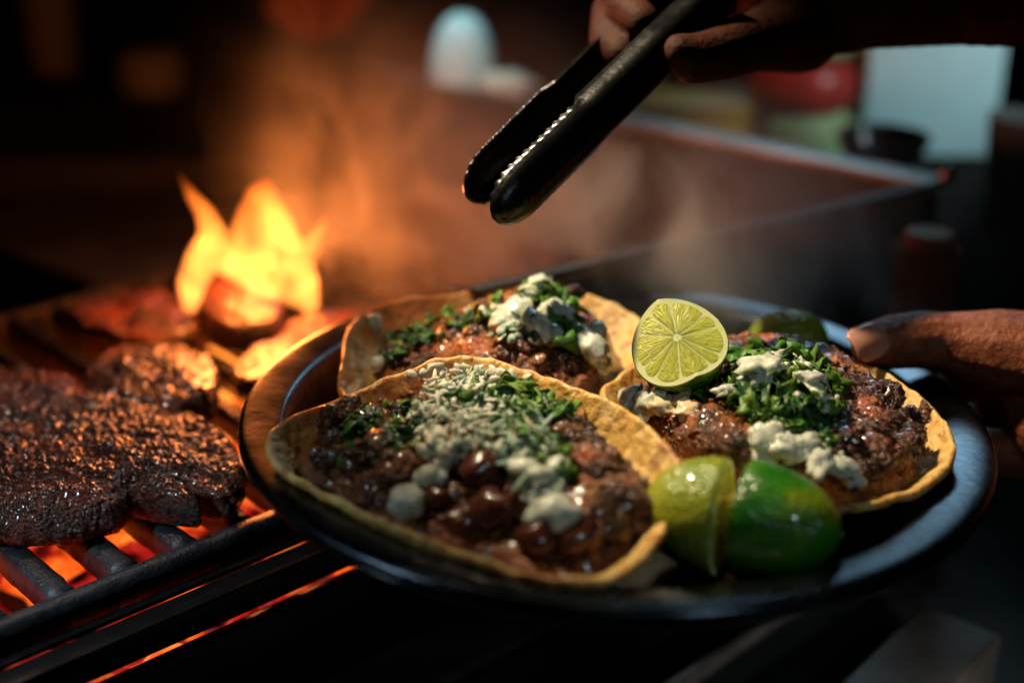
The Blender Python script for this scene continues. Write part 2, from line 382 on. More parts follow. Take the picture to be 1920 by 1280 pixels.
for b in (0.118, 0.242):
    obj('cross_bar', fb, 'cast_iron', grate, Matrix.Translation((GA0 - 0.02, b, -0.0045)) @ Matrix.Rotation(R(-90), 4, 'Z') @ Matrix.Scale(0.6, 4))
# firebox under the grate
gb = thing('grill_firebox', 'black steel firebox of the charcoal grill holding the coals', 'grill', GM)
zb = ZC - ZG + 0.002
def gbox(name, lo, hi, mt, bev=0.0015): return obj(name, box(name, lo, hi, bev), mt, gb)
SL = -0.024                                             # slots added below the grate so coal glow shows as red lines
gbox('front_panel', (GA0 - 0.03, -0.026, zb), (GA1 + 0.05, -0.020, -0.0252), 'black_steel')
gbox('front_lip', (GA0 - 0.03, -0.0245, -0.0215), (GA1 + 0.05, -0.0143, -0.0100), 'black_steel', 0.0015)
gbox('inner_lip', (GA0 - 0.03, -0.0128, -0.0115), (GA1 + 0.05, -0.0090, -0.0095), 'black_steel', 0.0005)
gbox('back_panel', (GA0 - 0.03, GB1 + 0.008, zb), (GA1 + 0.05, GB1 + 0.014, -0.004), 'soot_steel')
gbox('side_panel', (GA0 - 0.036, -0.018, zb), (GA0 - 0.030, GB1 + 0.008, -0.004), 'soot_steel')
gbox('side_panel', (GA1 + 0.050, -0.018, zb), (GA1 + 0.056, GB1 + 0.008, -0.004), 'soot_steel')
gbox('ash_floor', (GA0 - 0.03, -0.018, zb), (GA1 + 0.05, GB1 + 0.008, zb + 0.004), 'soot_steel', 0)
gbox('front_rail', (GA0 - 0.03, -0.062, -0.062), (GA1 + 0.05, -0.030, -0.056), 'rail_steel', 0.002)
gbox('lower_panel', (GA0 - 0.03, -0.060, zb), (GA1 + 0.05, -0.055, -0.0635), 'black_steel')
# coals
coalv = [blob('coal', 2, (0.020, 0.015, 0.012), 0.45, 1.3, s, smooth=False) for s in range(5)]
for me in coalv: me.materials.append(M['coal_red'])
zc0 = -0.052
ci = 0
for ia in range(18):
    for ib in range(8):
        a = GA0 + 0.005 + ia * 0.036 + rng.uniform(-.009, .009); b = 0.004 + ib * 0.034 + rng.uniform(-.009, .009)
        if a > GA1: continue
        o = bpy.data.objects.new('coal', coalv[ci % 5]); C.objects.link(o); ci += 1
        o.matrix_world = GM @ Matrix.Translation((a, b, zc0 + rng.uniform(-.006, .006))) @ Matrix.Rotation(rng.uniform(0, 6.28), 4, 'Z') @ Matrix.Rotation(rng.uniform(-.6, .6), 4, 'X') @ Matrix.Scale(rng.uniform(.9, 1.25), 4)
        hot = 'coal_red' if (b < 0.085) else 'coal_hot'
        if rng.random() < (0.28 if b < 0.085 else 0.25): hot = 'coal_hot' if hot == 'coal_red' else 'coal_red'
        px = None
        o.material_slots[0].link = 'OBJECT'; o.material_slots[0].material = M[hot]
        tag(o, 'lump of glowing charcoal in the bed of coals beneath the grate', 'charcoal', 'glowing coals under the grate')
for q, (px, py) in enumerate(((437, 662), (418, 722), (410, 785))):
    p = onz(px, py, ZG - 0.022)
    o = bpy.data.objects.new('ember', coalv[q % 5]); C.objects.link(o)
    o.matrix_world = Matrix.Translation(p) @ Matrix.Rotation(q, 4, 'Z') @ Matrix.Scale(0.62, 4)
    o.material_slots[0].link = 'OBJECT'; o.material_slots[0].material = M['coal_white']
    tag(o, 'yellow hot ember between the grate bars in front of the flame', 'ember', 'yellow hot embers near the flame')

# ------------------------------------------------------------------ meat on the grill
def slab(name, outline, z0, thick, seed, label, mt='grilled_meat', nr=70, nt=200, amp=0.0022, dome=0.3):
    """a flat piece of meat; outline in pixels on the grate plane"""
    P = [onz(px, py, z0 + thick * 0.55) for px, py in outline]
    c = sum(P, Vector()) / len(P)
    ang = np.array([math.atan2(p.y - c.y, p.x - c.x) for p in P]); rad = np.array([math.hypot(p.x - c.x, p.y - c.y) for p in P])
    ix = np.argsort(ang); ang, rad = ang[ix], rad[ix]
    th = np.linspace(-math.pi, math.pi, nt, endpoint=False)
    rr = np.interp(th, np.concatenate([ang - 2 * math.pi, ang, ang + 2 * math.pi]), np.tile(rad, 3))
    for _ in range(4): rr = (np.roll(rr, 1) + 2 * rr + np.roll(rr, -1)) / 4
    V, F = [], []; rings = list(np.linspace(0.015, 0.94, nr)) + [0.975, 0.995, 1.0, 0.99, 0.96, 0.9]
    hs = [1 - dome * (s ** 2.5) for s in np.linspace(0.015, 0.94, nr)] + [0.58, 0.46, 0.30, 0.14, 0.03, 0.0]
    for s, h in zip(rings, hs):
        for t, r in zip(th, rr):
            wob = 1 + 0.05 * mn.noise(Vector((math.cos(t) * 3, math.sin(t) * 3, seed))) + 0.03 * mn.noise(Vector((math.cos(t) * 14, math.sin(t) * 14, seed)))
            x, y = math.cos(t) * r * s * wob, math.sin(t) * r * s * wob; z = h * thick
            q = Vector((x, y, z))
            if h > 0.05:
                d = mn.fractal(q * 70 + Vector((seed, 0, 0)), 1.0, 2.0, 3) * amp * 1.0
                w = mn.voronoi(q * 420 + Vector((0, seed, 0)))[0][0]
                d += (0.55 - w) * amp * 0.85 + mn.noise(q * 900) * amp * 0.22
                q.z += d
            V.append(q)
    m = nt; L = len(rings)
    for i in range(L - 1):
        for j in range(m): F.append((i * m + j, i * m + (j + 1) % m, (i + 1) * m + (j + 1) % m, (i + 1) * m + j))
    F.append(tuple(range(m - 1, -1, -1)))
    o = obj(name, mesh(name, V, F), mt, None, Matrix.Translation((c.x, c.y, z0)))
    return tag(o, label, 'meat', 'meat on the grill')
ZT = ZG + 0.0012
slab('grilled_steak', [(-190, 760), (-60, 690), (60, 690), (180, 735), (300, 775), (400, 800), (445, 850), (458, 900), (430, 942), (388, 955), (355, 925), (300, 905), (250, 930), (200, 965), (120, 985), (0, 985), (-140, 960), (-230, 860)],
     ZT, 0.017, 11.0, 'large charred steak with glistening crust filling the near left grate', nr=170, nt=640, amp=0.0026)
slab('grilled_patty', [(165, 700), (200, 670), (260, 655), (330, 655), (390, 680), (405, 715), (390, 755), (320, 785), (240, 780), (180, 745)],
     ZT, 0.018, 5.0, 'round charred meat patty in the middle of the grate beyond the big steak', nr=60, nt=160)
slab('meat_strip', [(430, 720), (455, 680), (520, 640), (590, 600), (660, 575), (720, 575), (700, 610), (620, 650), (550, 700), (480, 735)],
     ZT, 0.010, 8.0, 'long meat strip on the grate along the far left rim of the plate', nr=40, nt=140, dome=0.2)
slab('grilled_cutlet', [(130, 585), (200, 560), (290, 550), (360, 560), (390, 590), (370, 620), (290, 640), (200, 630), (150, 610)],
     ZT, 0.010, 2.0, 'thin orange-lit cutlet at the back of the grate left of the flame', nr=40, nt=140, dome=0.2)
slab('charred_chunk', [(385, 560), (410, 535), (450, 530), (500, 555), (530, 585), (520, 615), (470, 630), (420, 620), (388, 595)],
     ZT, 0.020, 3.0, 'dark curled chunk of meat under the arch of the flame', nr=40, nt=120)

# ------------------------------------------------------------------ flame
FD = 0.640                                              # its distance from the camera
def m_flame():
    m = bpy.data.materials.new('flame_gas'); m.use_nodes = True; nt = m.node_tree; nt.nodes.clear(); n = N(nt)
    o = n.new('ShaderNodeOutputMaterial'); c = n.coord('Object'); sx = n.new('ShaderNodeSeparateXYZ'); n.link(c, sx.inputs[0])
    h = n.maprange(sx.outputs['Z'], 0.0, 0.072)
    f = n.noise(c, 42, 2, 0.5, 0.5)
    s = n.math('MULTIPLY', n.ramp(h, [(0.0, 0.55), (0.12, 1.0), (0.55, 0.62), (0.8, 0.34), (1.0, 0.10)]), n.maprange(f, 0.34, 0.66, 0.5, 1.4))
    col = n.ramp(h, [(0.0, (1.0, 0.27, 0.045)), (0.5, (1.0, 0.23, 0.030)), (0.8, (1.0, 0.16, 0.012)), (1.0, (1.0, 0.08, 0.005))])
    e = n.new('ShaderNodeEmission'); n.link(col, e.inputs[0]); n.link(n.math('MULTIPLY', s, 470.0), e.inputs[1])
    n.link(e.outputs[0], o.inputs['Volume']); M['flame'] = m
m_flame()
fo = dep(470, 592, FD)
sc = FD / FPX
def fl(pts, dy=0.0):
    out = []
    for (x, y, r) in pts: out.append((dep(x, y, FD) - fo + Vector((0, dy, 0)), r * sc))
    return [(p, (r, r * 0.75, r)) for p, r in chain(out, 0.3)]
sph = fl([(356, 574, 18), (360, 530, 30), (382, 485, 36), (402, 445, 30), (385, 400, 20), (358, 365, 13), (335, 325, 5)])
sph += fl([(392, 470, 36), (430, 505, 28), (480, 540, 24), (530, 552, 24), (575, 570, 24)], 0.004)
sph += fl([(445, 490, 24), (452, 440, 24), (470, 400, 27), (490, 365, 29), (500, 343, 14)], -0.002)
sph += fl([(500, 375, 26), (525, 425, 30), (548, 480, 32), (570, 530, 30), (580, 578, 20)], 0.002)
sph += fl([(470, 520, 30), (490, 480, 26), (495, 440, 24), (500, 400, 20)], 0.006)
sph += fl([(512, 470, 20), (518, 505, 22), (525, 535, 20)], 0.002)
sph += fl([(565, 500, 26), (588, 455, 18), (604, 425, 9), (610, 405, 4)], 0.004)
fm = union_mesh('flame', sph, 0.0011, 8)
flame = obj('flame', fm, 'flame', None, Matrix.Translation(fo))
tag(flame, 'tall orange and yellow flame leaping from the grate', 'flame')
flp = dep(470, 500, FD)
point('flame_light', dep(485, 430, FD + 0.012), 0.026, 1.6, (1.0, 0.24, 0.045))

# ------------------------------------------------------------------ plate
plate = thing('plate', 'round dark steel plate with a wide rim carrying three tacos', 'plate', PM)
prof = [(0.0, -0.0150), (0.060, -0.0150), (0.098, -0.0148), (0.1035, -0.0140), (0.1075, -0.0110), (0.1130, -0.0040), (0.1158, -0.0012), (0.1180, -0.0004),
        (0.1240, 0.0004), (0.1285, 0.0006), (0.1303, -0.0001), (0.1312, -0.0020), (0.1308, -0.0045), (0.1292, -0.0058), (0.1278, -0.0045),
        (0.1275, -0.0022), (0.1240, -0.0014), (0.1180, -0.0022), (0.1140, -0.0058), (0.1085, -0.0128), (0.1040, -0.0158), (0.098, -0.0166), (0.0, -0.0168)]
obj('dish', lathe('dish', [prof[0]] + smoothprof(prof[1:-1], 5) + [prof[-1]], 192), 'plate_steel', plate)

# ------------------------------------------------------------------ tacos
def catmull_closed(P, n):
    P = np.array(P); k = len(P); out = []
    for i in range(k):
        p0, p1, p2, p3 = P[i - 1], P[i], P[(i + 1) % k], P[(i + 2) % k]
        for t in np.linspace(0, 1, n, endpoint=False):
            out.append(0.5 * ((2 * p1) + (-p0 + p2) * t + (2 * p0 - 5 * p1 + 4 * p2 - p3) * t * t + (-p0 + 3 * p1 - 3 * p2 + p3) * t ** 3))
    return np.array(out)
class Taco:
    def __init__(s, label, outline, centre, fill, seed, base=-0.0125, thick=0.0037, power=2.3, fillmat='taco_meat', smax=0.90, fgrid=(90, 260), famp=0.0016):
        s.seed = seed; s.base = base; s.power = power; s.smax = smax
        E = np.array([list(pl(x, y, w / 1000)) for x, y, w in outline]); s.c = np.array([(E[:, 0].min() + E[:, 0].max()) / 2, (E[:, 1].min() + E[:, 1].max()) / 2]); print('taco', label[:12], E[:, 0].min(), E[:, 0].max(), E[:, 1].min(), E[:, 1].max())
        E = catmull_closed(E, 10)
        a = np.arctan2(E[:, 1] - s.c[1], E[:, 0] - s.c[0]); r = np.hypot(E[:, 0] - s.c[0], E[:, 1] - s.c[1])
        ix = np.argsort(a); s.ea = a[ix]; s.er = r[ix]; s.ew = E[ix, 2]
        s.K = np.array([list(pl(x, y, w / 1000)) for x, y, w in fill])
        s.root = thing('taco', label, 'taco', PM @ Matrix.Translation((s.c[0], s.c[1], base)), 'tacos on the plate')
        s.O = Vector((s.c[0], s.c[1], base))
        s.tortilla(thick); s.filling(fillmat, fgrid, famp)
    def edge(s, t):
        A = np.concatenate([s.ea - 2 * math.pi, s.ea, s.ea + 2 * math.pi])
        return np.interp(t, A, np.tile(s.er, 3)), np.interp(t, A, np.tile(s.ew, 3))
    def tw(s, u, v):
        """tortilla's top height"""
        t = np.arctan2(v - s.c[1], u - s.c[0]); r, w = s.edge(t); f = np.hypot(u - s.c[0], v - s.c[1]) / r
        return s.base + (w - s.base) * np.clip(f, 0, 1) ** s.power, f
    def fw(s, u, v):
        u = np.asarray(u, float); v = np.asarray(v, float)
        d2 = (u[..., None] - s.K[:, 0]) ** 2 + (v[..., None] - s.K[:, 1]) ** 2 + 2e-5
        k = d2 ** -2.0; F = (k * s.K[:, 2]).sum(-1) / k.sum(-1)
        T, f = s.tw(u, v); b = np.clip((f - s.smax + 0.12) / 0.12, 0, 1); b = b * b * (3 - 2 * b)
        return np.maximum(F, T + 0.001) * (1 - b) + (T - 0.0015) * b, f
    def tortilla(s, thick):
        nt, ss = 220, list(np.linspace(0.02, 0.97, 46)) + [0.985, 0.996]
        th = np.linspace(-math.pi, math.pi, nt, endpoint=False); r, w = s.edge(th)
        for _ in range(3): r = (np.roll(r, 1) + 2 * r + np.roll(r, -1)) / 4; w = (np.roll(w, 1) + 2 * w + np.roll(w, -1)) / 4
        rings = []
        for f in ss: rings.append((f, 0.0, 1.0))
        for a in np.linspace(60, -60, 5): rings.append((0.996 + 0.5 * thick * math.cos(R(a)) / 0.06, -0.5 * thick + 0.5 * thick * math.sin(R(a)), 0.0))
        for f in ss[::-1]: rings.append((f, -thick, 1.0))
        V, F = [], []
        for f, dz, k in rings:
            g = min(f, 1.0) ** s.power
            for t, rr, ww in zip(th, r, w):
                u = s.c[0] + math.cos(t) * rr * f; v = s.c[1] + math.sin(t) * rr * f
                q = Vector((u, v, 0)); n1 = mn.fractal(q * 60 + Vector((0, 0, s.seed)), 1.0, 2.0, 3) * 0.0009 * min(1, f * 1.5)
                n2 = mn.noise(Vector((math.cos(t) * 9, math.sin(t) * 9, s.seed))) * 0.0010 * f * f + mn.noise(Vector((math.cos(t) * 30, math.sin(t) * 30, s.seed))) * 0.00015 * f * f
                n3 = (mn.noise(q * 330 + Vector((0, 0, s.seed))) * 0.00032 + max(0, mn.noise(q * 130 + Vector((9, 0, s.seed))) - 0.25) * 0.0014) if dz == 0 else 0
                V.append((u - s.O.x, v - s.O.y, (ww - s.base) * g + dz + n1 + n2 + n3))
        m = nt
        for i in range(len(rings) - 1):
            for j in range(m): F.append((i * m + j, i * m + (j + 1) % m, (i + 1) * m + (j + 1) % m, (i + 1) * m + j))
        L = len(rings); F += [tuple(range(m - 1, -1, -1)), tuple((L - 1) * m + j for j in range(m))]
        obj('tortilla', mesh('tortilla', V, F), 'tortilla', s.root)
    def filling(s, mt, grid, amp):
        nr, nt = grid; th = np.linspace(-math.pi, math.pi, nt, endpoint=False); r, w = s.edge(th); V, F = [], []
        fs = np.linspace(0.01, s.smax, nr)
        for f in fs:
            rg = np.array([1 + 0.06 * mn.noise(Vector((math.cos(t) * 4, math.sin(t) * 4, s.seed + 5))) + 0.04 * mn.noise(Vector((math.cos(t) * 15, math.sin(t) * 15, s.seed + 9))) for t in th])
            U = s.c[0] + np.cos(th) * r * f * rg; Vv = s.c[1] + np.sin(th) * r * f * rg
            W, _ = s.fw(U, Vv)
            edge = min(1.0, (s.smax - f) / 0.06)
            for u, v, ww in zip(U, Vv, W):
                q = Vector((u, v, ww)); d = mn.fractal(q * 130 + Vector((s.seed, 0, 0)), 1.0, 2.0, 4) * amp
                vo = mn.voronoi(q * 260 + Vector((0, s.seed, 0)))[0]; d += (0.45 - vo[0]) * amp * 1.1 + mn.noise(q * 800) * amp * 0.22
                V.append((u - s.O.x, v - s.O.y, ww - s.O.z + d * (0.25 + 0.75 * edge)))
        for i in range(nr - 1):
            for j in range(nt): F.append((i * nt + j, i * nt + (j + 1) % nt, (i + 1) * nt + (j + 1) % nt, (i + 1) * nt + j))
        F.append(tuple(range(nt - 1, -1, -1)))
        obj('meat_filling', mesh('meat_filling', V, F), mt, s.root)
    def hit(s, px, py):
        """where the sight line through a pixel meets the filling (taco frame)"""
        d = lray(px, py); t = np.arange(0.36, 0.66, 0.0006)
        X = LCAM.x + d.x * t; Y = LCAM.y + d.y * t; Z = LCAM.z + d.z * t
        W, f = s.fw(X, Y); ok = (Z < W) & (f < 1.0)
        if not ok.any(): return None
        i = int(np.argmax(ok)); u, v = X[i], Y[i]; e = 0.0015
        a, _ = s.fw(np.array([u + e, u - e, u, u]), np.array([v, v, v + e, v - e]))
        nrm = Vector((-(a[0] - a[1]) / (2 * e), -(a[2] - a[3]) / (2 * e), 1)).normalized()
        return Vector((u, v, W[i])) - s.O, nrm
    def put(s, name, me, material, px, py, scale, lift=0.0, tilt=0.5, spin=None, align=True):
        h = s.hit(px, py)
        if h is None: return None
        p, n = h; q = n.to_track_quat('Z', 'Y') if align else Vector((0, 0, 1)).to_track_quat('Z', 'Y')
        mw = Matrix.Translation(p + n * lift) @ q.to_matrix().to_4x4() @ Matrix.Rotation(rng.uniform(0, 6.28) if spin is None else spin, 4, 'Z') \
            @ Matrix.Rotation(rng.uniform(-tilt, tilt), 4, 'X') @ Matrix.Rotation(rng.uniform(-tilt, tilt), 4, 'Y')
        if not hasattr(scale, '__len__'): scale = (scale,) * 3
        mw = mw @ Matrix.Diagonal((*scale, 1))
        o = obj(name, me, None, s.root); o.matrix_local = mw
        if not me.materials: me.materials.append(M[material])
        if me.materials[0] != M[material]: o.material_slots[0].link = 'OBJECT'; o.material_slots[0].material = M[material]
        return o
    def scatter(s, name, pool, material, poly, n, size, lift=0.0004, tilt=0.6, heap=0.0):
        P = np.array(poly, float); lo, hi = P.min(0), P.max(0); k = 0; tries = 0
        while k < n and tries < n * 30:
            tries += 1; x, y = rng.uniform(lo, hi)
            ins = False; j = len(P) - 1
            for i in range(len(P)):
                if (P[i][1] > y) != (P[j][1] > y) and x < (P[j][0] - P[i][0]) * (y - P[i][1]) / (P[j][1] - P[i][1]) + P[i][0]: ins = not ins
                j = i
            if not ins: continue
            mt = material if isinstance(material, str) else material[rng.integers(len(material))]
            if s.put(name, pool[rng.integers(len(pool))], mt, x, y, rng.uniform(*size), lift + heap * rng.random() ** 1.5, tilt) is not None: k += 1

def inside(P, x, y):
    ins = False; j = len(P) - 1
    for i in range(len(P)):
        if (P[i][1] > y) != (P[j][1] > y) and x < (P[j][0] - P[i][0]) * (y - P[i][1]) / (P[j][1] - P[i][1]) + P[i][0]: ins = not ins
        j = i
    return ins
def dust(t, name, material, poly, n, size, flat=0.6, heap=0.0015):
    """crumbs too small to pick apart, joined into one part"""
    P = np.array(poly, float); lo, hi = P.min(0), P.max(0); V0, F0 = ICO[1]; VV, FF = [], []; k = 0
    for _ in range(n * 4):
        if k >= n: break
        x, y = rng.uniform(lo, hi)
        if not inside(P, x, y): continue
        h = t.hit(x, y)
        if h is None: continue
        p, nr = h; r = rng.uniform(*size); A = np.linalg.qr(rng.normal(size=(3, 3)))[0]
        W = (V0 * (1 + rng.uniform(-.35, .35, (len(V0), 1)))) * np.array((r, r * rng.uniform(.5, 1), r * flat)) @ A.T
        VV.append(W + np.array(p + nr * rng.uniform(0, heap))); FF.append(F0 + k * len(V0)); k += 1
    if VV:
        o = obj(name, mesh(name, np.concatenate(VV), np.concatenate(FF), True), material, t.root); o['kind'] = 'stuff'
# pools of small pieces (unit size about 1 m -> scaled when placed)
def leaf(seed):
    """a torn, crumpled bit of leaf"""
    n = 9; V = [(0, 0, 0.12)]; F = []
    rs = random.Random(seed)
    for ring, k in ((0.55, 1.0), (1.0, 1.0)):
        for i in range(n):
            a = 2 * math.pi * i / n; lob = 1 + 0.38 * math.sin(i * 2.1 + seed) * (ring > 0.9) + rs.uniform(-.18, .18)
            r = ring * 0.5 * lob; V.append((r * math.cos(a) * 1.25, r * math.sin(a) * 0.85, 0.20 * math.sin(2 * a + seed) * ring + rs.uniform(-.1, .1)))
    for i in range(n):
        j = (i + 1) % n; F.append((0, 1 + i, 1 + j)); F.append((1 + i, 1 + n + i, 1 + n + j, 1 + j))
    k = len(V); V2 = V + [(x * 0.97, y * 0.97, z - 0.05) for x, y, z in V]
    F2 = F + [tuple(q + k for q in reversed(f)) for f in F] + [(1 + n + j, 1 + n + (j + 1) % n, 1 + n + (j + 1) % n + k, 1 + n + j + k)[::-1] for j in range(n)]
    return mesh('leaf_bit', V2, F2)
LEAF = [leaf(s) for s in range(7)]
CRUMB = [blob('crumb', 2, (0.55, 0.40 + 0.1 * (s % 2), 0.19 + 0.05 * (s % 3)), 0.6, 1.9, s + 20) for s in range(7)]
SHRED = [blob('shred', 2, (0.70, 0.13 + 0.05 * (s % 3), 0.09), 0.9, 1.8, s + 40) for s in range(7)]
DICE = [blob('dice', 3, (0.58, 0.44, 0.28), 0.55, 1.5, s + 110) for s in range(6)]
CHUNK = [blob('chunk', 3, (0.5, 0.40, 0.34), 0.42, 1.7, s + 60) for s in range(5)]
BEAN = [blob('bean', 3, (0.56, 0.40, 0.36), 0.32, 1.5, s + 80) for s in range(3)]
def pool(src, mt):
    out = []
    for me in src:
        c = me.copy(); c.materials.clear(); c.materials.append(M[mt]); out.append(c)
    return out
P_LEAF = pool(LEAF, 'cilantro'); P_DLEAF = pool(LEAF, 'dark_cilantro'); P_CHEESE = pool(CRUMB, 'cheese'); P_GCHEESE = pool(CRUMB + SHRED, 'teal_lit_cheese')
P_WSHRED = pool(SHRED, 'cheese'); P_GSHRED = pool(SHRED, 'teal_lit_cheese'); P_ONION = pool(DICE, 'onion'); P_MEAT = pool(CHUNK, 'taco_meat'); P_DMEAT = pool(CHUNK, 'dark_meat'); P_BEAN = pool(BEAN, 'bean')
P_CHAR = pool(CRUMB, 'char'); P_RONION = pool(BEAN, 'onion')

# ---- front taco
t1 = Taco('front taco with a white cheese heap and brown beans, nearest on the plate',
    [(513, 858, 5), (506, 832, 6), (513, 806, 8), (545, 782, 10), (600, 761, 12), (680, 728, 16), (760, 696, 19), (830, 671, 22), (890, 666, 23), (950, 679, 23), (1020, 705, 22),
     (1110, 737, 22), (1190, 779, 21), (1245, 833, 19), (1276, 888, 16), (1264, 928, 11), (1250, 965, 7), (1230, 1003, 5), (1196, 1043, 4), (1145, 1072, 4), (1080, 1083, 3),
     (1000, 1072, 3), (920, 1048, 3), (800, 1005, 3), (680, 955, 3), (600, 914, 4), (548, 885, 4)], (900, 915),
    [(585, 795, 6), (640, 850, 4), (660, 905, 2), (740, 945, 2), (690, 770, 12), (790, 745, 16), (870, 722, 18), (950, 742, 18), (1050, 785, 17), (1130, 840, 15),
     (1195, 905, 11), (1225, 960, 6), (1180, 1020, 2), (1050, 1048, 0), (900, 1005, 0), (800, 970, 0), (850, 820, 18), (950, 830, 18), (760, 850, 11),
     (1000, 905, 12), (880, 900, 10), (1110, 930, 11), (700, 830, 10)], 1.0, power=3.2)
H = 'cilantro_leaf'
t1.scatter('meat_chunk', P_MEAT, ['taco_meat', 'dark_meat'], [(600, 780), (800, 730), (800, 900), (660, 920), (600, 850)], 34, (0.006, 0.013), -0.001)
t1.scatter('meat_chunk', P_MEAT, ['taco_meat', 'taco_meat', 'dark_meat'], [(1060, 800), (1130, 830), (1220, 920), (1225, 980), (1150, 1020), (1080, 990), (1040, 900)], 44, (0.006, 0.013), -0.001)
t1.scatter('meat_chunk', P_DMEAT, 'dark_meat', [(960, 740), (1090, 790), (1200, 880), (1190, 900), (1080, 830), (960, 770)], 22, (0.004, 0.008), 0.0)
t1.scatter('meat_chunk', P_DMEAT, 'dark_meat', [(660, 900), (800, 900), (1060, 1000), (1150, 1030), (1050, 1045), (820, 980), (720, 945)], 22, (0.006, 0.010), -0.001)
for px, py, s_ in ((620, 800, 0.013), (660, 785, 0.015), (700, 840, 0.016), (650, 850, 0.014), (740, 880, 0.015), (700, 905, 0.012), (1090, 860, 0.015), (1130, 890, 0.017), (1170, 930, 0.018), (1110, 945, 0.018), (1190, 975, 0.015), (1140, 985, 0.016), (1070, 820, 0.014), (1100, 1010, 0.014)):
    t1.put('meat_chunk', P_MEAT[int(px) % 5], 'taco_meat', px, py, (s_, s_ * 0.85, s_ * 0.55), 0.001, 0.35)
for px, py, s_, sp in ((826, 940, 0.0115, 0.4), (905, 892, 0.0140, 1.2), (870, 985, 0.0125, 0.1), (925, 962, 0.0160, 0.5), (1010, 1015, 0.0140, 0.2), (1085, 1010, 0.0130, 0.8)):
    t1.put('bean', P_BEAN[int(px) % 3], 'bean', px, py, s_, 0.003, 0.25, sp)
for px, py, s_ in ((758, 962, 0.0125), (1042, 975, 0.0145), (820, 898, 0.009), (985, 905, 0.010), (1010, 915, 0.009), (1040, 900, 0.009)):
    t1.put('onion_piece', P_RONION[int(px) % 3], 'onion', px, py, s_, 0.0042, 0.2, 0.1)
CH = [(830, 715), (880, 700), (930, 715), (980, 770), (1030, 840), (1060, 900), (1060, 945), (1010, 950), (960, 900), (950, 860), (900, 840), (840, 850), (830, 905), (800, 905), (800, 830), (770, 800), (790, 750)]
RIGHTC = [(930, 770), (1000, 790), (1040, 850), (1065, 910), (1050, 950), (1000, 950), (950, 880), (900, 830)]
LEFTC = [(810, 730), (900, 700), (930, 720), (950, 790), (900, 830), (840, 850), (800, 830), (770, 795)]
t1.scatter('cheese_crumb', P_GCHEESE, ['teal_lit_cheese', 'teal_lit_cheese', 'cheese'], RIGHTC, 100, (0.0015, 0.0040), 0.001, 0.7, 0.004)
t1.scatter('cheese_crumb', P_CHEESE, ['cheese', 'cheese', 'teal_lit_cheese'], LEFTC, 140, (0.0015, 0.0045), 0.001, 0.7, 0.005)
t1.scatter('cheese_shred', P_GSHRED, ['teal_lit_cheese', 'teal_lit_cheese', 'cheese'], RIGHTC, 130, (0.003, 0.0065), 0.001, 0.8, 0.004)
t1.scatter('cheese_shred', P_WSHRED, ['cheese', 'cheese', 'cheese', 'teal_lit_cheese'], LEFTC, 150, (0.003, 0.0065), 0.001, 0.8, 0.004)
t1.scatter('cheese_crumb', P_CHEESE, 'cheese', [(800, 820), (850, 830), (840, 900), (805, 910)], 22, (0.003, 0.006), 0.001, 0.7, 0.003)
for x in range(745, 1000, 22):
    t1.put('cheese_crumb', P_CHEESE[x % 7], 'cheese', x + rng.uniform(-6, 6), 712 - 16 * math.sin((x - 745) / 255 * 3.14) + rng.uniform(-4, 4), rng.uniform(0.003, 0.006), 0.001, 0.5)
t1.scatter(H, P_LEAF, ['cilantro', 'cilantro', 'dark_cilantro'], [(930, 720), (1000, 735), (1070, 770), (1060, 800), (1000, 790), (950, 765)], 60, (0.004, 0.008), 0.002, 0.8, 0.003)
t1.scatter(H, P_LEAF, ['cilantro', 'dark_cilantro'], [(850, 720), (960, 760), (1060, 860), (1080, 930), (1010, 900), (930, 820), (860, 800)], 70, (0.003, 0.006), 0.003, 0.9, 0.004)
t1.scatter(H, P_DLEAF, ['dark_cilantro', 'dark_cilantro', 'cilantro'], [(640, 800), (780, 740), (810, 800), (790, 860), (700, 880), (640, 850)], 60, (0.003, 0.007), 0.001, 0.8, 0.002)
t1.scatter('cheese_crumb', P_GCHEESE, 'teal_lit_cheese', [(690, 810), (760, 810), (780, 850), (710, 850)], 10, (0.002, 0.005), 0.001)
t1.scatter('char_bit', P_CHAR, 'char', [(1050, 800), (1130, 830), (1210, 920), (1190, 930), (1100, 860)], 40, (0.002, 0.005), 0.001)

A1 = [(590, 785), (790, 735), (870, 712), (1000, 745), (1130, 830), (1225, 930), (1220, 990), (1150, 1035), (1050, 1050), (880, 1005), (720, 945), (640, 900)]
dust(t1, 'meat_crumbs', 'taco_meat', A1, 700, (0.0006, 0.0016)); dust(t1, 'sauce_beads', 'dark_meat', A1, 500, (0.0005, 0.0013))
dust(t1, 'cheese_dust', 'cheese', [(790, 735), (870, 700), (940, 715), (970, 800), (900, 850), (830, 900), (770, 810)], 500, (0.0005, 0.0012), 0.5, 0.004)
dust(t1, 'herb_dust', 'cilantro', [(640, 790), (860, 715), (1080, 770), (1090, 930), (900, 850), (660, 880)], 260, (0.0005, 0.0013), 0.3, 0.003)
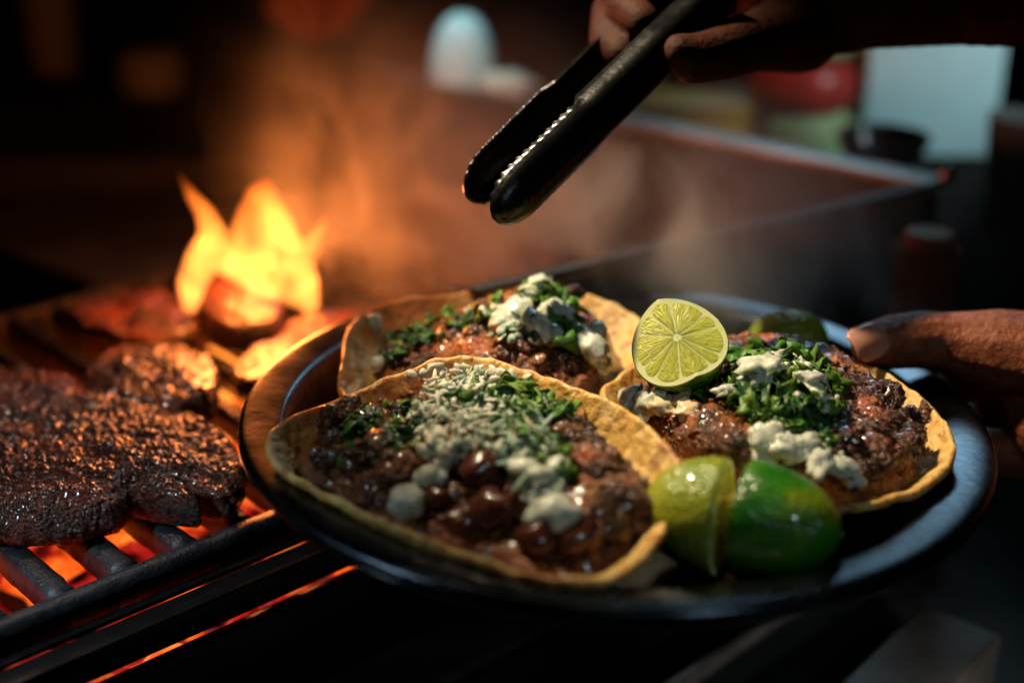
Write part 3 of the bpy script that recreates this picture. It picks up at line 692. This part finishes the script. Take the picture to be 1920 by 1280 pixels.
# ---- right taco
t2 = Taco('right taco heaped with cilantro and chopped onion beside the thumb',
    [(1132, 735, 6), (1160, 705, 7), (1200, 680, 7), (1290, 648, 7), (1360, 636, 8), (1420, 633, 8), (1500, 641, 9), (1580, 662, 9), (1660, 697, 10), (1730, 745, 10),
     (1770, 790, 9), (1785, 835, 7), (1765, 880, 5), (1700, 918, 3), (1620, 940, 2), (1540, 947, 2), (1430, 940, 1), (1330, 905, 1), (1250, 860, 1), (1180, 800, 3)], (1465, 800),
    [(1180, 740, 6), (1230, 770, 7), (1290, 800, 9), (1300, 870, 5), (1350, 850, 10), (1400, 690, 17), (1470, 680, 18), (1440, 730, 22), (1500, 740, 20), (1560, 720, 16), (1650, 740, 13),
     (1720, 790, 9), (1700, 850, 7), (1620, 880, 6), (1560, 830, 13), (1500, 860, 9), (1430, 880, 5), (1350, 760, 16), (1400, 800, 15), (1470, 800, 17), (1600, 790, 13), (1300, 720, 10)],
    2.0, fillmat='taco_meat', power=3.4)
t2.scatter('meat_chunk', P_DMEAT, 'dark_meat', [(1560, 690), (1660, 720), (1740, 790), (1720, 850), (1620, 890), (1560, 860), (1560, 760)], 90, (0.005, 0.012), -0.001)
t2.scatter('meat_chunk', P_MEAT, 'taco_meat', [(1290, 770), (1400, 800), (1420, 870), (1350, 890), (1290, 860)], 40, (0.006, 0.014), -0.001)
for px, py, s_ in ((1320, 800, 0.016), (1350, 830, 0.018), (1300, 840, 0.014), (1385, 850, 0.015), (1620, 760, 0.015), (1660, 790, 0.016), (1690, 830, 0.015), (1640, 850, 0.016), (1590, 820, 0.014), (1640, 730, 0.013), (1600, 870, 0.013)):
    t2.put('meat_chunk', P_MEAT[int(px) % 5], 'taco_meat' if px < 1400 else 'dark_meat', px, py, (s_, s_ * 0.85, s_ * 0.55), 0.001, 0.35)
t2.scatter(H, P_LEAF, ['cilantro', 'cilantro', 'dark_cilantro'], [(1370, 680), (1460, 660), (1540, 690), (1570, 740), (1540, 790), (1480, 800), (1400, 780), (1350, 740)], 190, (0.004, 0.0085), 0.001, 0.9, 0.005)
t2.scatter(H, P_LEAF, ['cilantro', 'dark_cilantro'], [(1250, 720), (1360, 720), (1370, 760), (1300, 770), (1240, 750)], 30, (0.003, 0.006), 0.001, 0.8, 0.002)
t2.scatter(H, P_LEAF, ['dark_cilantro', 'cilantro'], [(1430, 790), (1540, 790), (1560, 850), (1500, 870), (1430, 830)], 50, (0.003, 0.006), 0.001, 0.8, 0.002)
for px, py, s_, l_ in ((1428, 722, 0.0150, 0.006), (1395, 712, 0.009, 0.004), (1512, 738, 0.0110, 0.005), (1525, 760, 0.008, 0.004), (1375, 748, 0.009, 0.003), (1450, 690, 0.007, 0.004), (1490, 705, 0.006, 0.004),
                       (1452, 838, 0.0130, 0.004), (1475, 850, 0.0115, 0.004), (1505, 862, 0.0105, 0.004), (1535, 872, 0.0095, 0.004), (1565, 882, 0.0085, 0.004), (1582, 895, 0.007, 0.003), (1420, 825, 0.009, 0.003)):
    t2.put('onion_piece', P_ONION[int(px) % 6], 'onion', px, py, s_, l_, 0.45)
for px, py, s_ in ((1195, 752, 0.011), (1222, 766, 0.011), (1250, 778, 0.010), (1278, 770, 0.011), (1240, 760, 0.009), (1210, 778, 0.009), (1290, 785, 0.008)):
    t2.put('onion_piece', P_ONION[int(px) % 6], 'onion' if px < 1240 else 'onion_orange', px, py, s_, 0.003, 0.4)
t2.scatter('cheese_crumb', P_CHEESE, 'cheese', [(1390, 690), (1540, 700), (1550, 780), (1400, 780)], 26, (0.002, 0.004), 0.004, 0.8, 0.003)
t2.scatter('char_bit', P_CHAR, 'char', [(1540, 740), (1700, 780), (1680, 870), (1560, 850)], 60, (0.002, 0.005), 0.001)

A2 = [(1170, 740), (1300, 700), (1470, 665), (1600, 690), (1740, 790), (1720, 860), (1620, 895), (1430, 890), (1300, 870)]
dust(t2, 'meat_crumbs', 'dark_meat', A2, 500, (0.0006, 0.0016)); dust(t2, 'sauce_beads', 'taco_meat', A2, 600, (0.0005, 0.0014))
dust(t2, 'herb_dust', 'cilantro', [(1270, 720), (1400, 670), (1560, 690), (1600, 790), (1500, 860), (1330, 790)], 300, (0.0005, 0.0014), 0.3, 0.003)
dust(t2, 'onion_dust', 'onion', [(1370, 690), (1560, 690), (1600, 880), (1430, 860)], 120, (0.0006, 0.0014), 0.5, 0.003)
# ---- back taco
t3 = Taco('back taco with round onion pieces, blurred behind the other two',
    [(642, 728, 0), (646, 680, 4), (655, 620, 9), (690, 580, 11), (760, 560, 12), (850, 549, 12), (940, 541, 12), (1020, 540, 12), (1100, 552, 12), (1160, 575, 10), (1205, 605, 8), (1215, 650, 4),
     (1190, 720, 1), (1130, 775, 0), (1020, 805, 0), (900, 812, 0), (780, 800, 0), (690, 775, 0)], (930, 672),
    [(700, 700, -2), (720, 672, 1), (780, 650, 5), (850, 612, 12), (920, 575, 19), (990, 545, 25), (1040, 562, 23), (1080, 592, 20), (1120, 640, 12), (1150, 680, 4), (1080, 710, 6), (950, 700, 10), (820, 700, 4),
     (980, 620, 19), (1040, 650, 14), (900, 640, 13), (760, 600, 1), (700, 630, 0), (1150, 610, 4), (1180, 640, 2), (850, 580, 4)], 3.0, power=3.4, fillmat='taco_meat', fgrid=(60, 180), smax=0.84)
t3.scatter('meat_chunk', P_MEAT, ['taco_meat', 'dark_meat'], [(720, 660), (860, 600), (980, 560), (1100, 640), (1150, 680), (1000, 700), (800, 700)], 50, (0.005, 0.010), -0.001)
t3.scatter(H, P_DLEAF, ['dark_cilantro', 'cilantro'], [(980, 545), (1050, 550), (1090, 620), (1060, 660), (1000, 640), (960, 600)], 70, (0.005, 0.009), 0.001, 0.8, 0.004)
t3.scatter(H, P_LEAF, ['cilantro', 'dark_cilantro'], [(700, 650), (860, 590), (960, 555), (950, 590), (820, 640), (720, 690)], 60, (0.003, 0.006), 0.001, 0.8, 0.003)
for px, py, s_ in ((1008, 546, 0.010), (990, 560, 0.007), (970, 602, 0.016), (945, 615, 0.011), (1000, 625, 0.013), (1030, 640, 0.011), (1035, 590, 0.009), (1105, 665, 0.014), (1085, 640, 0.010), (1110, 628, 0.009), (1060, 600, 0.008), (1120, 690, 0.008), (695, 612, 0.008), (720, 690, 0.007)):
    t3.put('onion_piece', P_RONION[int(px) % 3], 'onion', px, py, s_, 0.003, 0.3)
t3.put('peppercorn', BEAN[0].copy(), 'char', 1072, 562, 0.008, 0.003, 0.2)
t3.scatter('cheese_crumb', P_CHEESE, ['cheese', 'teal_lit_cheese'], [(880, 590), (1080, 580), (1100, 660), (940, 650)], 30, (0.003, 0.006), 0.001, 0.6, 0.003)

# ------------------------------------------------------------------ limes
def half_lime(label, centre, normal, up, rad, depth, skin, fold=0.0, segs=10, squeeze=1.0):
    """cut face on local +Z, dome on -Z"""
    z = Vector(normal).normalized(); x = Vector(up).cross(z).normalized(); y = z.cross(x)
    mw = Matrix(((x.x, y.x, z.x, centre[0]), (x.y, y.y, z.y, centre[1]), (x.z, y.z, z.z, centre[2]), (0, 0, 0, 1)))
    root = thing('lime_piece', label, 'lime', PM @ mw, 'lime pieces on the plate')
    n = 72; V, F = [], []
    prof = [(rad * 0.985, 0.0), (rad, -0.0006)] + [(rad * math.cos(R(a)) ** 0.92, -0.0006 - depth * math.sin(R(a))) for a in range(4, 90, 4)] + [(0.0025, -depth * 1.03), (0.0004, -depth * 1.035)]
    me = lathe('skin', prof, n)
    for v in me.vertices: v.co.x *= squeeze
    obj('skin', me, skin, root)
    pm = lathe('pith', [(0.0002, 0.0), (rad * 0.25, 0.0), (rad * 0.5, 0.0), (rad * 0.75, 0.0), (rad * 0.93, 0.0), (rad * 0.984, 0.0001)], n)
    for v in pm.vertices: v.co.x *= squeeze
    pith = obj('pith', pm, 'lime_pith', root)
    for k in range(segs):
        jt = lambda q: 0.22 * math.sin(q % segs * 2.3 + rad * 900)
        a0 = 2 * math.pi * (k + 0.02 + jt(k)) / segs; a1 = 2 * math.pi * (k + 0.98 + jt(k + 1)) / segs; V, F = [], []
        nr, na = 7, 7
        for i in range(nr + 1):
            f = i / nr
            for j in range(na + 1):
                g = j / na; am = (a0 + a1) / 2; half = (a1 - a0) / 2 * (1 - 0.25 * (1 - f) ** 2 - 0.12 * f ** 6)
                a = am + (g * 2 - 1) * half; r = rad * (0.09 + 0.80 * f * (1 - 0.05 * (2 * g - 1) ** 2))
                puff = 0.00022 * math.sin(math.pi * min(1, max(0, g))) ** 0.6 * math.sin(math.pi * min(1, 0.06 + 0.92 * f)) ** 0.5
                V.append((r * math.cos(a) * squeeze, r * math.sin(a), puff + 0.00008 + mn.noise(Vector((r * 900, a * 9, k))) * 0.00006))
        for i in range(nr):
            for j in range(na): F.append((i * (na + 1) + j, (i + 1) * (na + 1) + j, (i + 1) * (na + 1) + j + 1, i * (na + 1) + j + 1))
        obj('segment', mesh('segment', V, F), 'lime_flesh', pith)
    if fold:                                            # two cut faces meeting on a ridge along local Y
        for ch in root.children_recursive:
            for v in ch.data.vertices:
                if v.co.z > -0.004: v.co.z += fold * (rad * 0.45 - abs(v.co.x)) * (1 if v.co.z > -0.001 else 0.5)
    return root
c_ = pl(1272, 641, 0.030)
half_lime('halved lime standing on the right taco with its juicy cut face showing', c_, (-0.24, -0.62, 0.75), (-0.45, 0, 1), 0.0167, 0.0185, 'lime_skin', fold=0.5)
c_ = pl(1392, 966, 0.0035)
half_lime('glossy dark green lime half lying at the front right of the plate', c_ + Vector((0.0005, 0, 0)), (-0.90, 0.42, -0.02), (0, 0.1, 1), 0.0174, 0.0285, 'lime_skin')
c_ = pl(1356, 965, 0.0035)
half_lime('yellowish lime piece leaning against the green half at the plate front', c_ + Vector((-0.0005, -0.001, 0)), (0.935, -0.35, 0.05), (-0.10, 0, 1), 0.0178, 0.0235, 'yellow_lime_skin')
c_ = pl(1475, 646, -0.004)
half_lime('lime wedge peeking out behind the right taco', c_, (0.25, 0.25, -0.9), (0, 1, 0), 0.0130, 0.0140, 'yellow_lime_skin', squeeze=1.3)

# ------------------------------------------------------------------ tongs
TM0 = dep(876, 398, 0.500)
def tong_arm(tip, end, side):
    """a channel-shaped arm from the scalloped tip to the spring; side = outward direction"""
    tip, end = Vector(tip), Vector(end); ax = (end - tip); L = ax.length; ax.normalize()
    sd = Vector(side); sd = (sd - ax * sd.dot(ax)).normalized(); wd = ax.cross(sd)
    n, m = 160, 16; V, F = [], []
    for i in range(n + 1):
        t = i / n; y = t * L; d = y / 0.016
        k = math.sqrt(max(0.0004, 1 - (1 - d) ** 2)) if d < 1 else 1.0
        hw = 0.0084 * k; rise = 0.0040 * min(1, max(0, (y - 0.050) / 0.005)); depth = 0.0048 * k
        teeth = 0.0010 * (0.5 + 0.5 * math.cos(y / 0.0040 * 2 * math.pi)) if 0.004 < y < 0.050 else 0
        for j in range(m + 1):
            a = -1 + 2 * j / m
            x = (hw + (teeth * 0.4 if abs(a) > 0.9 else 0)) * math.copysign(abs(math.sin(a * R(90))) ** 0.9, a); z = depth * math.cos(a * R(90))
            if abs(a) > 0.93: x += math.copysign(0.0009 * k, a)
            if abs(a) > 0.93: z -= teeth
            z -= rise * max(0, abs(a) - 0.6) / 0.4
            V.append(tip + ax * y + wd * x + sd * z)
    for i in range(n):
        for j in range(m): F.append((i * (m + 1) + j, (i + 1) * (m + 1) + j, (i + 1) * (m + 1) + j + 1, i * (m + 1) + j + 1))
    return V, F
tong = thing('tongs', 'dark metal kitchen tongs with scalloped tips held above the tacos', 'tongs', Matrix.Translation(TM0))
TP = (VR - VU).normalized(); PHI = R(60)
SD = TP * math.cos(PHI) - VF * math.sin(PHI)
TT0, TT1 = dep(900, 388, 0.500), dep(1316, -25, 0.550)
for sg in (-1, 1):
    V_, F_ = tong_arm(TT0 + SD * sg * 0.0135, TT1 + SD * sg * 0.0170, SD * sg)
    o = obj('arm', mesh('arm', [v - TM0 for v in V_], F_), 'tongs_steel', tong)
    s_ = o.modifiers.new('thick', 'SOLIDIFY'); s_.thickness = 0.0011; s_.offset = 0

# ------------------------------------------------------------------ hands
def px_chain(pts): return chain([(dep(x, y, d), r) for x, y, d, r in pts], 0.3)
def hand_obj(name, label, spheres, origin, voxel, skin='skin', smooth=8, cat='hand'):
    me = union_mesh(name + '_skin', [(tuple(Vector(p) - origin), r) for p, r in spheres], voxel, smooth)
    root = thing(name, label, cat, Matrix.Translation(origin))
    obj('skin', me, skin, root); return root
def nail(root, origin, p, fwd, out, w, l):
    f = Vector(fwd).normalized(); o_ = Vector(out); o_ = (o_ - f * o_.dot(f)).normalized(); s = f.cross(o_); V, F = [], []
    for i in range(9):
        for j in range(9):
            a = -1 + 2 * i / 8; b = -1 + 2 * j / 8; k = math.sqrt(max(0, 1 - abs(b) ** 4 * 0.55))
            q = Vector(p) - origin + f * (b * l * (1 if b > 0 else 0.9)) + s * (a * w * k) + o_ * (-(a * k) ** 2 * w * 0.42 - (b * b) * 0.0006)
            V.append(q)
    for i in range(8):
        for j in range(8): F.append((i * 9 + j, i * 9 + j + 1, i * 9 + j + 10, i * 9 + j + 9))
    o = obj('nail', mesh('nail', V, F), 'nail', root.children[0]); m_ = o.modifiers.new('t', 'SOLIDIFY'); m_.thickness = 0.0007; return o
# the hand that carries the plate: thumb on the rim, fingers under it
hd = 0.535
sp = px_chain([(1628, 648, 0.526, 0.0068), (1645, 645, 0.528, 0.0092), (1680, 640, 0.531, 0.0108), (1725, 636, 0.533, 0.0114), (1765, 640, 0.534, 0.0116), (1810, 648, 0.533, 0.0134), (1870, 655, 0.530, 0.0158), (1950, 670, 0.525, 0.0175), (2040, 680, 0.515, 0.0200), (2200, 760, 0.50, 0.0240), (2500, 900, 0.47, 0.0270)])
sp += px_chain([(1900, 650, 0.535, 0.0120), (1935, 720, 0.535, 0.0150), (1960, 790, 0.53, 0.0160), (2040, 820, 0.52, 0.0180), (2200, 820, 0.50, 0.0240)])
sp += px_chain([(2040, 680, 0.53, 0.018), (2060, 760, 0.53, 0.018), (2080, 830, 0.515, 0.017), (2200, 800, 0.50, 0.024)])
RW = -0.030
def under(a, r, w): return PM @ Vector((r * math.cos(a), r * math.sin(a), w))
for k, a in enumerate((0.62, 0.46, 0.30, 0.14)):
    lk = (0.92, 1.0, 0.96, 0.84)[k]
    kn = under(a * 0.9, 0.165, -0.016 - 0.004 * k)
    sp += chain([(kn, 0.0100), (under(a, 0.143, -0.0235), 0.0090), (under(a + 0.05, 0.143 - 0.028 * lk, -0.0255), 0.0080), (under(a + 0.12, 0.143 - 0.050 * lk, -0.0245), 0.0068)], 0.3)
    sp += chain([(kn, 0.0105), (dep(2060, 740 + 25 * k, 0.525), 0.016)], 0.3)
ho = dep(1900, 640, 0.53)
h1 = hand_obj('hand', 'bare hand gripping the plate with its thumb on the right rim', sp, ho, 0.0011)
nail(h1, ho, dep(1634, 636, 0.5165), dep(1612, 654, 0.520) - dep(1662, 632, 0.525), (-0.12, -0.85, 0.60), 0.0066, 0.0080)

# the hand that holds the tongs
D0 = 0.555
sp = []
def fing(pts): return px_chain(pts)
sp += fing([(1480, 30, 0.580, 0.017), (1330, 0, 0.585, 0.0105), (1225, -20, 0.580, 0.0100), (1150, 25, 0.560, 0.0092), (1140, 75, 0.545, 0.0078), (1165, 100, 0.535, 0.0066)])   # index, round the far arm
sp += fing([(1480, -10, 0.575, 0.017), (1330, -60, 0.585, 0.0105), (1220, -70, 0.580, 0.0100), (1165, -35, 0.560, 0.0092), (1175, 15, 0.540, 0.0080), (1205, 40, 0.530, 0.0068)])
sp += fing([(1500, -50, 0.570, 0.017), (1360, -120, 0.585, 0.0100), (1250, -130, 0.575, 0.0096), (1200, -95, 0.555, 0.0086), (1215, -50, 0.538, 0.0070)])
sp += fing([(1520, -90, 0.565, 0.016), (1400, -170, 0.575, 0.0090), (1300, -175, 0.565, 0.0086), (1255, -140, 0.550, 0.0076), (1270, -105, 0.538, 0.0062)])
sp += fing([(1500, 60, 0.560, 0.017), (1420, 75, 0.545, 0.0125), (1350, 100, 0.530, 0.0108), (1300, 112, 0.522, 0.0096), (1275, 98, 0.518, 0.0072)])                            # thumb on the near arm
sp += fing([(1470, 0, 0.57, 0.018), (1540, 10, 0.565, 0.021), (1640, -10, 0.56, 0.022), (1800, -25, 0.555, 0.0235), (2050, -40, 0.545, 0.028), (2400, -60, 0.53, 0.033)])
sp += fing([(1480, 40, 0.565, 0.018), (1560, -60, 0.56, 0.020), (1520, -100, 0.565, 0.017)])
ho = dep(1480, 0, 0.57)
h2 = hand_obj('hand', 'hand in shadow closing round the tongs at the top edge', sp, ho, 0.0014, 'shadow_skin')
# another person's hand at the back
sp = []
for k, (x, y) in enumerate(((520, 20), (555, 50), (600, 62), (645, 45))):
    sp += px_chain([(560 + 22 * k, -170, 0.99, 0.013), (x + 6, -70, 0.965, 0.0100), (x, -15, 0.945, 0.0092), (x - 2, y, 0.94, 0.0074)])
sp += px_chain([(640, -200, 0.99, 0.018), (680, -110, 0.96, 0.012), (690, -50, 0.945, 0.0098), (672, 0, 0.94, 0.008)])
sp += px_chain([(560, -190, 1.0, 0.022), (620, -200, 1.0, 0.024), (640, -330, 1.02, 0.025), (660, -600, 1.05, 0.028)])
ho = dep(600, -150, 0.97)
h3 = hand_obj('hand', 'blurred hand with fingers pointing down at the top, beyond the smoke', sp, ho, 0.0018)

# ------------------------------------------------------------------ things at the back
ZR = 0.015
tc = onz(1735, 338, ZR)
ta = onz(900, 172, ZR); tb = onz(1290, 440, ZR)
f1 = (ta - tc).normalized(); f2 = (tb - tc).normalized()
L1, L2 = (ta - tc).length + 0.15, (tb - tc).length * 1.75
tray = thing('griddle_tray', 'deep rectangular steel griddle tray standing behind the plate', 'tray', Matrix.Translation(tc))
def tb_(name, lo, hi, mt, bev=0.001): return obj(name, box(name, lo, hi, bev, axes=(f1, f2, E3), origin=Vector()), mt, tray)
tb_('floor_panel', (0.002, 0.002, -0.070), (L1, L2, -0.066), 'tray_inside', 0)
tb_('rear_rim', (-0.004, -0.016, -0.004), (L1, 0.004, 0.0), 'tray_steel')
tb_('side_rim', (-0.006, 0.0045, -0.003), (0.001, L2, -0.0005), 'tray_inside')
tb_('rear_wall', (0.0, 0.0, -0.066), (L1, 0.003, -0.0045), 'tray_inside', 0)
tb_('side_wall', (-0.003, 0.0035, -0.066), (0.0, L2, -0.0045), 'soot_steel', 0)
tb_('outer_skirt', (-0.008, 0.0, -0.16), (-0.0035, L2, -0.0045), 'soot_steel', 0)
obj('corner_bolt', lathe('corner_bolt', [(0.0, 0.004), (0.003, 0.0035), (0.0042, 0.001), (0.0042, -0.004)], 24), 'rail_steel', tray, Matrix.Translation(f1 * -0.004 + f2 * -0.010 + E3 * 0.0035))

def stand(px, py, d, name, label, cat, group=None):
    p = dep(px, py, d); return thing(name, label, cat, Matrix.Translation(p), group), p
def lathe_at(root, name, prof, mt, n=48): return obj(name, lathe(name, prof, n), mt, root)
DB = 0.90; q = DB / FPX
# yellow tub
r_, p_ = stand(1290, 232, 0.93, 'yellow_tub', 'yellow tub on the back counter behind the tray rim', 'tub')
me = box('body', (-0.040, -0.02, -0.06), (0.040, 0.03, 0.012), 0.006); obj('body', me, 'yellow_plastic', r_)
obj('rim', box('rim', (-0.043, -0.023, 0.0125), (0.043, 0.033, 0.017), 0.002), 'yellow_plastic', r_)
# salsa jar: pale green base, red salsa, clear shoulder
r_, p_ = stand(1495, 280, 0.93, 'salsa_jar', 'jar of red salsa with pale green base on the back counter', 'jar')
lathe_at(r_, 'base', [(0.0, -0.10), (0.034, -0.10), (0.0345, 0.020), (0.031, 0.027), (0.0, 0.027)], 'green_plastic')
lathe_at(r_, 'salsa', [(0.0, 0.0275), (0.026, 0.0275), (0.0335, 0.034), (0.0345, 0.045), (0.032, 0.056), (0.022, 0.062), (0.0, 0.063)], 'red_salsa')
lathe_at(r_, 'lid', [(0.0, 0.064), (0.030, 0.064), (0.031, 0.078), (0.028, 0.080), (0.0, 0.080)], 'green_plastic')
# pale box
r_, p_ = stand(1730, 285, 0.92, 'pale_blue_box', 'pale blue box standing at the back right', 'box')
obj('body', box('body', (-0.043, -0.01, -0.001), (0.043, 0.05, 0.078), 0.004), 'pale_box', r_)
obj('lid', box('lid', (-0.045, -0.012, 0.0785), (0.045, 0.052, 0.086), 0.003), 'pale_box', r_)
# steel bowl
r_, p_ = stand(1655, 268, 0.80, 'steel_bowl', 'small shiny steel bowl in front of the pale blue box', 'bowl')
lathe_at(r_, 'bowl', smoothprof([(0.0005, -0.02), (0.012, -0.02), (0.022, -0.006), (0.026, 0.004), (0.0245, 0.004), (0.020, -0.005), (0.011, -0.017), (0.0005, -0.0175)], 5), 'rail_steel')
# cup at the right edge
r_, p_ = stand(1912, 275, 0.80, 'cup', 'grey cup at the right edge behind the tray corner', 'cup')
lathe_at(r_, 'body', [(0.0, -0.05), (0.015, -0.05), (0.019, 0.018), (0.018, 0.018), (0.0145, -0.047), (0.0, -0.047)], 'grey_plastic')
# pale squeeze bottle
r_, p_ = stand(868, 185, 0.93, 'squeeze_bottle', 'pale blue rounded bottle at the back centre', 'bottle')
lathe_at(r_, 'body', smoothprof([(0.0005, -0.09), (0.020, -0.09), (0.0215, -0.06), (0.0215, 0.010), (0.0200, 0.030), (0.0150, 0.046), (0.0070, 0.054), (0.0005, 0.055)], 5), 'pale_plastic')
# napkin ball
r_ = obj('napkin', blob('napkin', 3, (0.020, 0.016, 0.013), 0.5, 1.6, 4), 'napkin', None, Matrix.Translation(dep(955, 172, 0.90)))
tag(r_, 'crumpled beige napkin beside the pale blue bottle', 'napkin')
# amber bottle
r_, p_ = stand(1725, 590, 0.66, 'amber_bottle', 'amber glass bottle below the tray corner behind the hand', 'bottle')
lathe_at(r_, 'body', smoothprof([(0.0005, -0.07), (0.0150, -0.07), (0.0155, -0.06), (0.0155, 0.026), (0.0150, 0.031), (0.0120, 0.034), (0.0110, 0.040), (0.0005, 0.0405)], 5), 'amber')
# dim bottles far left
r_, p_ = stand(95, 60, 1.20, 'grey_bottle', 'dim grey bottle in the dark at the far top left', 'bottle')
lathe_at(r_, 'body', smoothprof([(0.0005, -0.06), (0.016, -0.06), (0.022, 0.02), (0.022, 0.08), (0.0005, 0.085)], 5), 'grey_plastic')
r_, p_ = stand(285, 150, 1.10, 'grey_jar', 'dim grey jar in the dark above the flame', 'jar')
lathe_at(r_, 'body', smoothprof([(0.0005, -0.06), (0.022, -0.06), (0.026, -0.01), (0.022, 0.022), (0.0005, 0.026)], 5), 'grey_plastic')

# ------------------------------------------------------------------ things below the plate
zb_ = -0.115
k_ = [onz(1550, 1300, zb_), onz(1728, 1128, zb_), onz(1872, 1195, zb_)]
b1 = (k_[0] - k_[1]); b2 = (k_[2] - k_[1]); b1n = b1.normalized(); b2n = Vector((-b1n.y, b1n.x, 0)); b2n = b2n if b2n.dot(b2) > 0 else -b2n
blk = thing('steel_block', 'dull steel block at the lower right below the plate', 'block', Matrix(((b1n.x, b2n.x, 0, k_[1].x), (b1n.y, b2n.y, 0, k_[1].y), (0, 0, 1, zb_), (0, 0, 0, 1))))
obj('body', box('body', (0, 0, -0.040), (0.16, b2.dot(b2n), 0.0), 0.0025, 3), 'dull_block', blk)
e0, e1 = onz(1490, 1128, -0.13), onz(1240, 1290, -0.13); ev = (e1 - e0).normalized(); es = Vector((-ev.y, ev.x, 0))
rl = thing('steel_rail', 'thin steel rail running into the dark below the plate', 'rail', Matrix(((ev.x, es.x, 0, e0.x), (ev.y, es.y, 0, e0.y), (0, 0, 1, -0.13), (0, 0, 0, 1))))
obj('body', box('body', (-0.12, -0.002, -0.024), (0.4, 0.002, 0.0), 0.0012), 'dull_block', rl)

# ------------------------------------------------------------------ smoke
def smoke():
    m = bpy.data.materials.new('smoke'); m.use_nodes = True; nt = m.node_tree; nt.nodes.clear(); n = N(nt)
    o = n.new('ShaderNodeOutputMaterial'); c = n.coord('Object')
    sx = n.new('ShaderNodeSeparateXYZ'); n.link(c, sx.inputs[0])
    X, Y, Z = sx.outputs
    mp = n.new('ShaderNodeMapping'); mp.inputs['Rotation'].default_value = (0, R(35), 0); mp.inputs['Scale'].default_value = (1.0, 1.0, 0.55); n.link(c, mp.inputs[0])
    wn = n.new('ShaderNodeTexNoise'); wn.inputs['Scale'].default_value = 9; wn.inputs['Detail'].default_value = 2; n.link(mp.outputs[0], wn.inputs['Vector'])
    wv = n.new('ShaderNodeVectorMath'); wv.operation = 'MULTIPLY_ADD'; n.link(wn.outputs['Color'], wv.inputs[0]); wv.inputs[1].default_value = (0.11, 0.05, 0.11); n.link(mp.outputs[0], wv.inputs[2])
    f = n.noise(wv.outputs[0], 24, 4, 0.55, 0.6)
    d = n.maprange(f, 0.46, 0.62, 0.0, 1.0, True)
    def bell(v, c0, w):
        t = n.math('DIVIDE', n.math('SUBTRACT', v, c0), w); return n.math('POWER', 2.718, n.math('MULTIPLY', n.math('MULTIPLY', t, t), -1.0))
    # plume off the grill drifting right over the plate's back
    e1_ = n.math('MULTIPLY', n.math('MULTIPLY', bell(X, -0.080, 0.065), bell(Y, 0.19, 0.06)), n.math('MULTIPLY', n.maprange(Z, 0.135, -0.01, 0.0, 1.0, True), n.maprange(X, -0.20, -0.135, 0.0, 1.0, True)))
    e2_ = n.math('MULTIPLY', n.math('MULTIPLY', bell(X, 0.045, 0.075), bell(Y, 0.125, 0.035)), n.maprange(Z, 0.105, 0.010, 0.0, 1.0, True))
    e = n.math('ADD', n.math('MULTIPLY', e1_, 1.0), n.math('MULTIPLY', e2_, 2.0))
    dens = n.math('MULTIPLY', n.math('MULTIPLY', n.math('ADD', n.math('MULTIPLY', d, 0.95), 0.05), e), 13.0)
    v = n.new('ShaderNodeVolumePrincipled'); v.inputs['Color'].default_value = (0.80, 0.78, 0.76, 1); v.inputs['Anisotropy'].default_value = 0.1
    n.link(dens, v.inputs['Density']); n.link(v.outputs[0], o.inputs['Volume']); M['smoke'] = m
    ob = obj('smoke', box('smoke', (-0.26, 0.045, -0.012), (0.24, 0.34, 0.19)), m); ob['kind'] = 'stuff'
smoke()
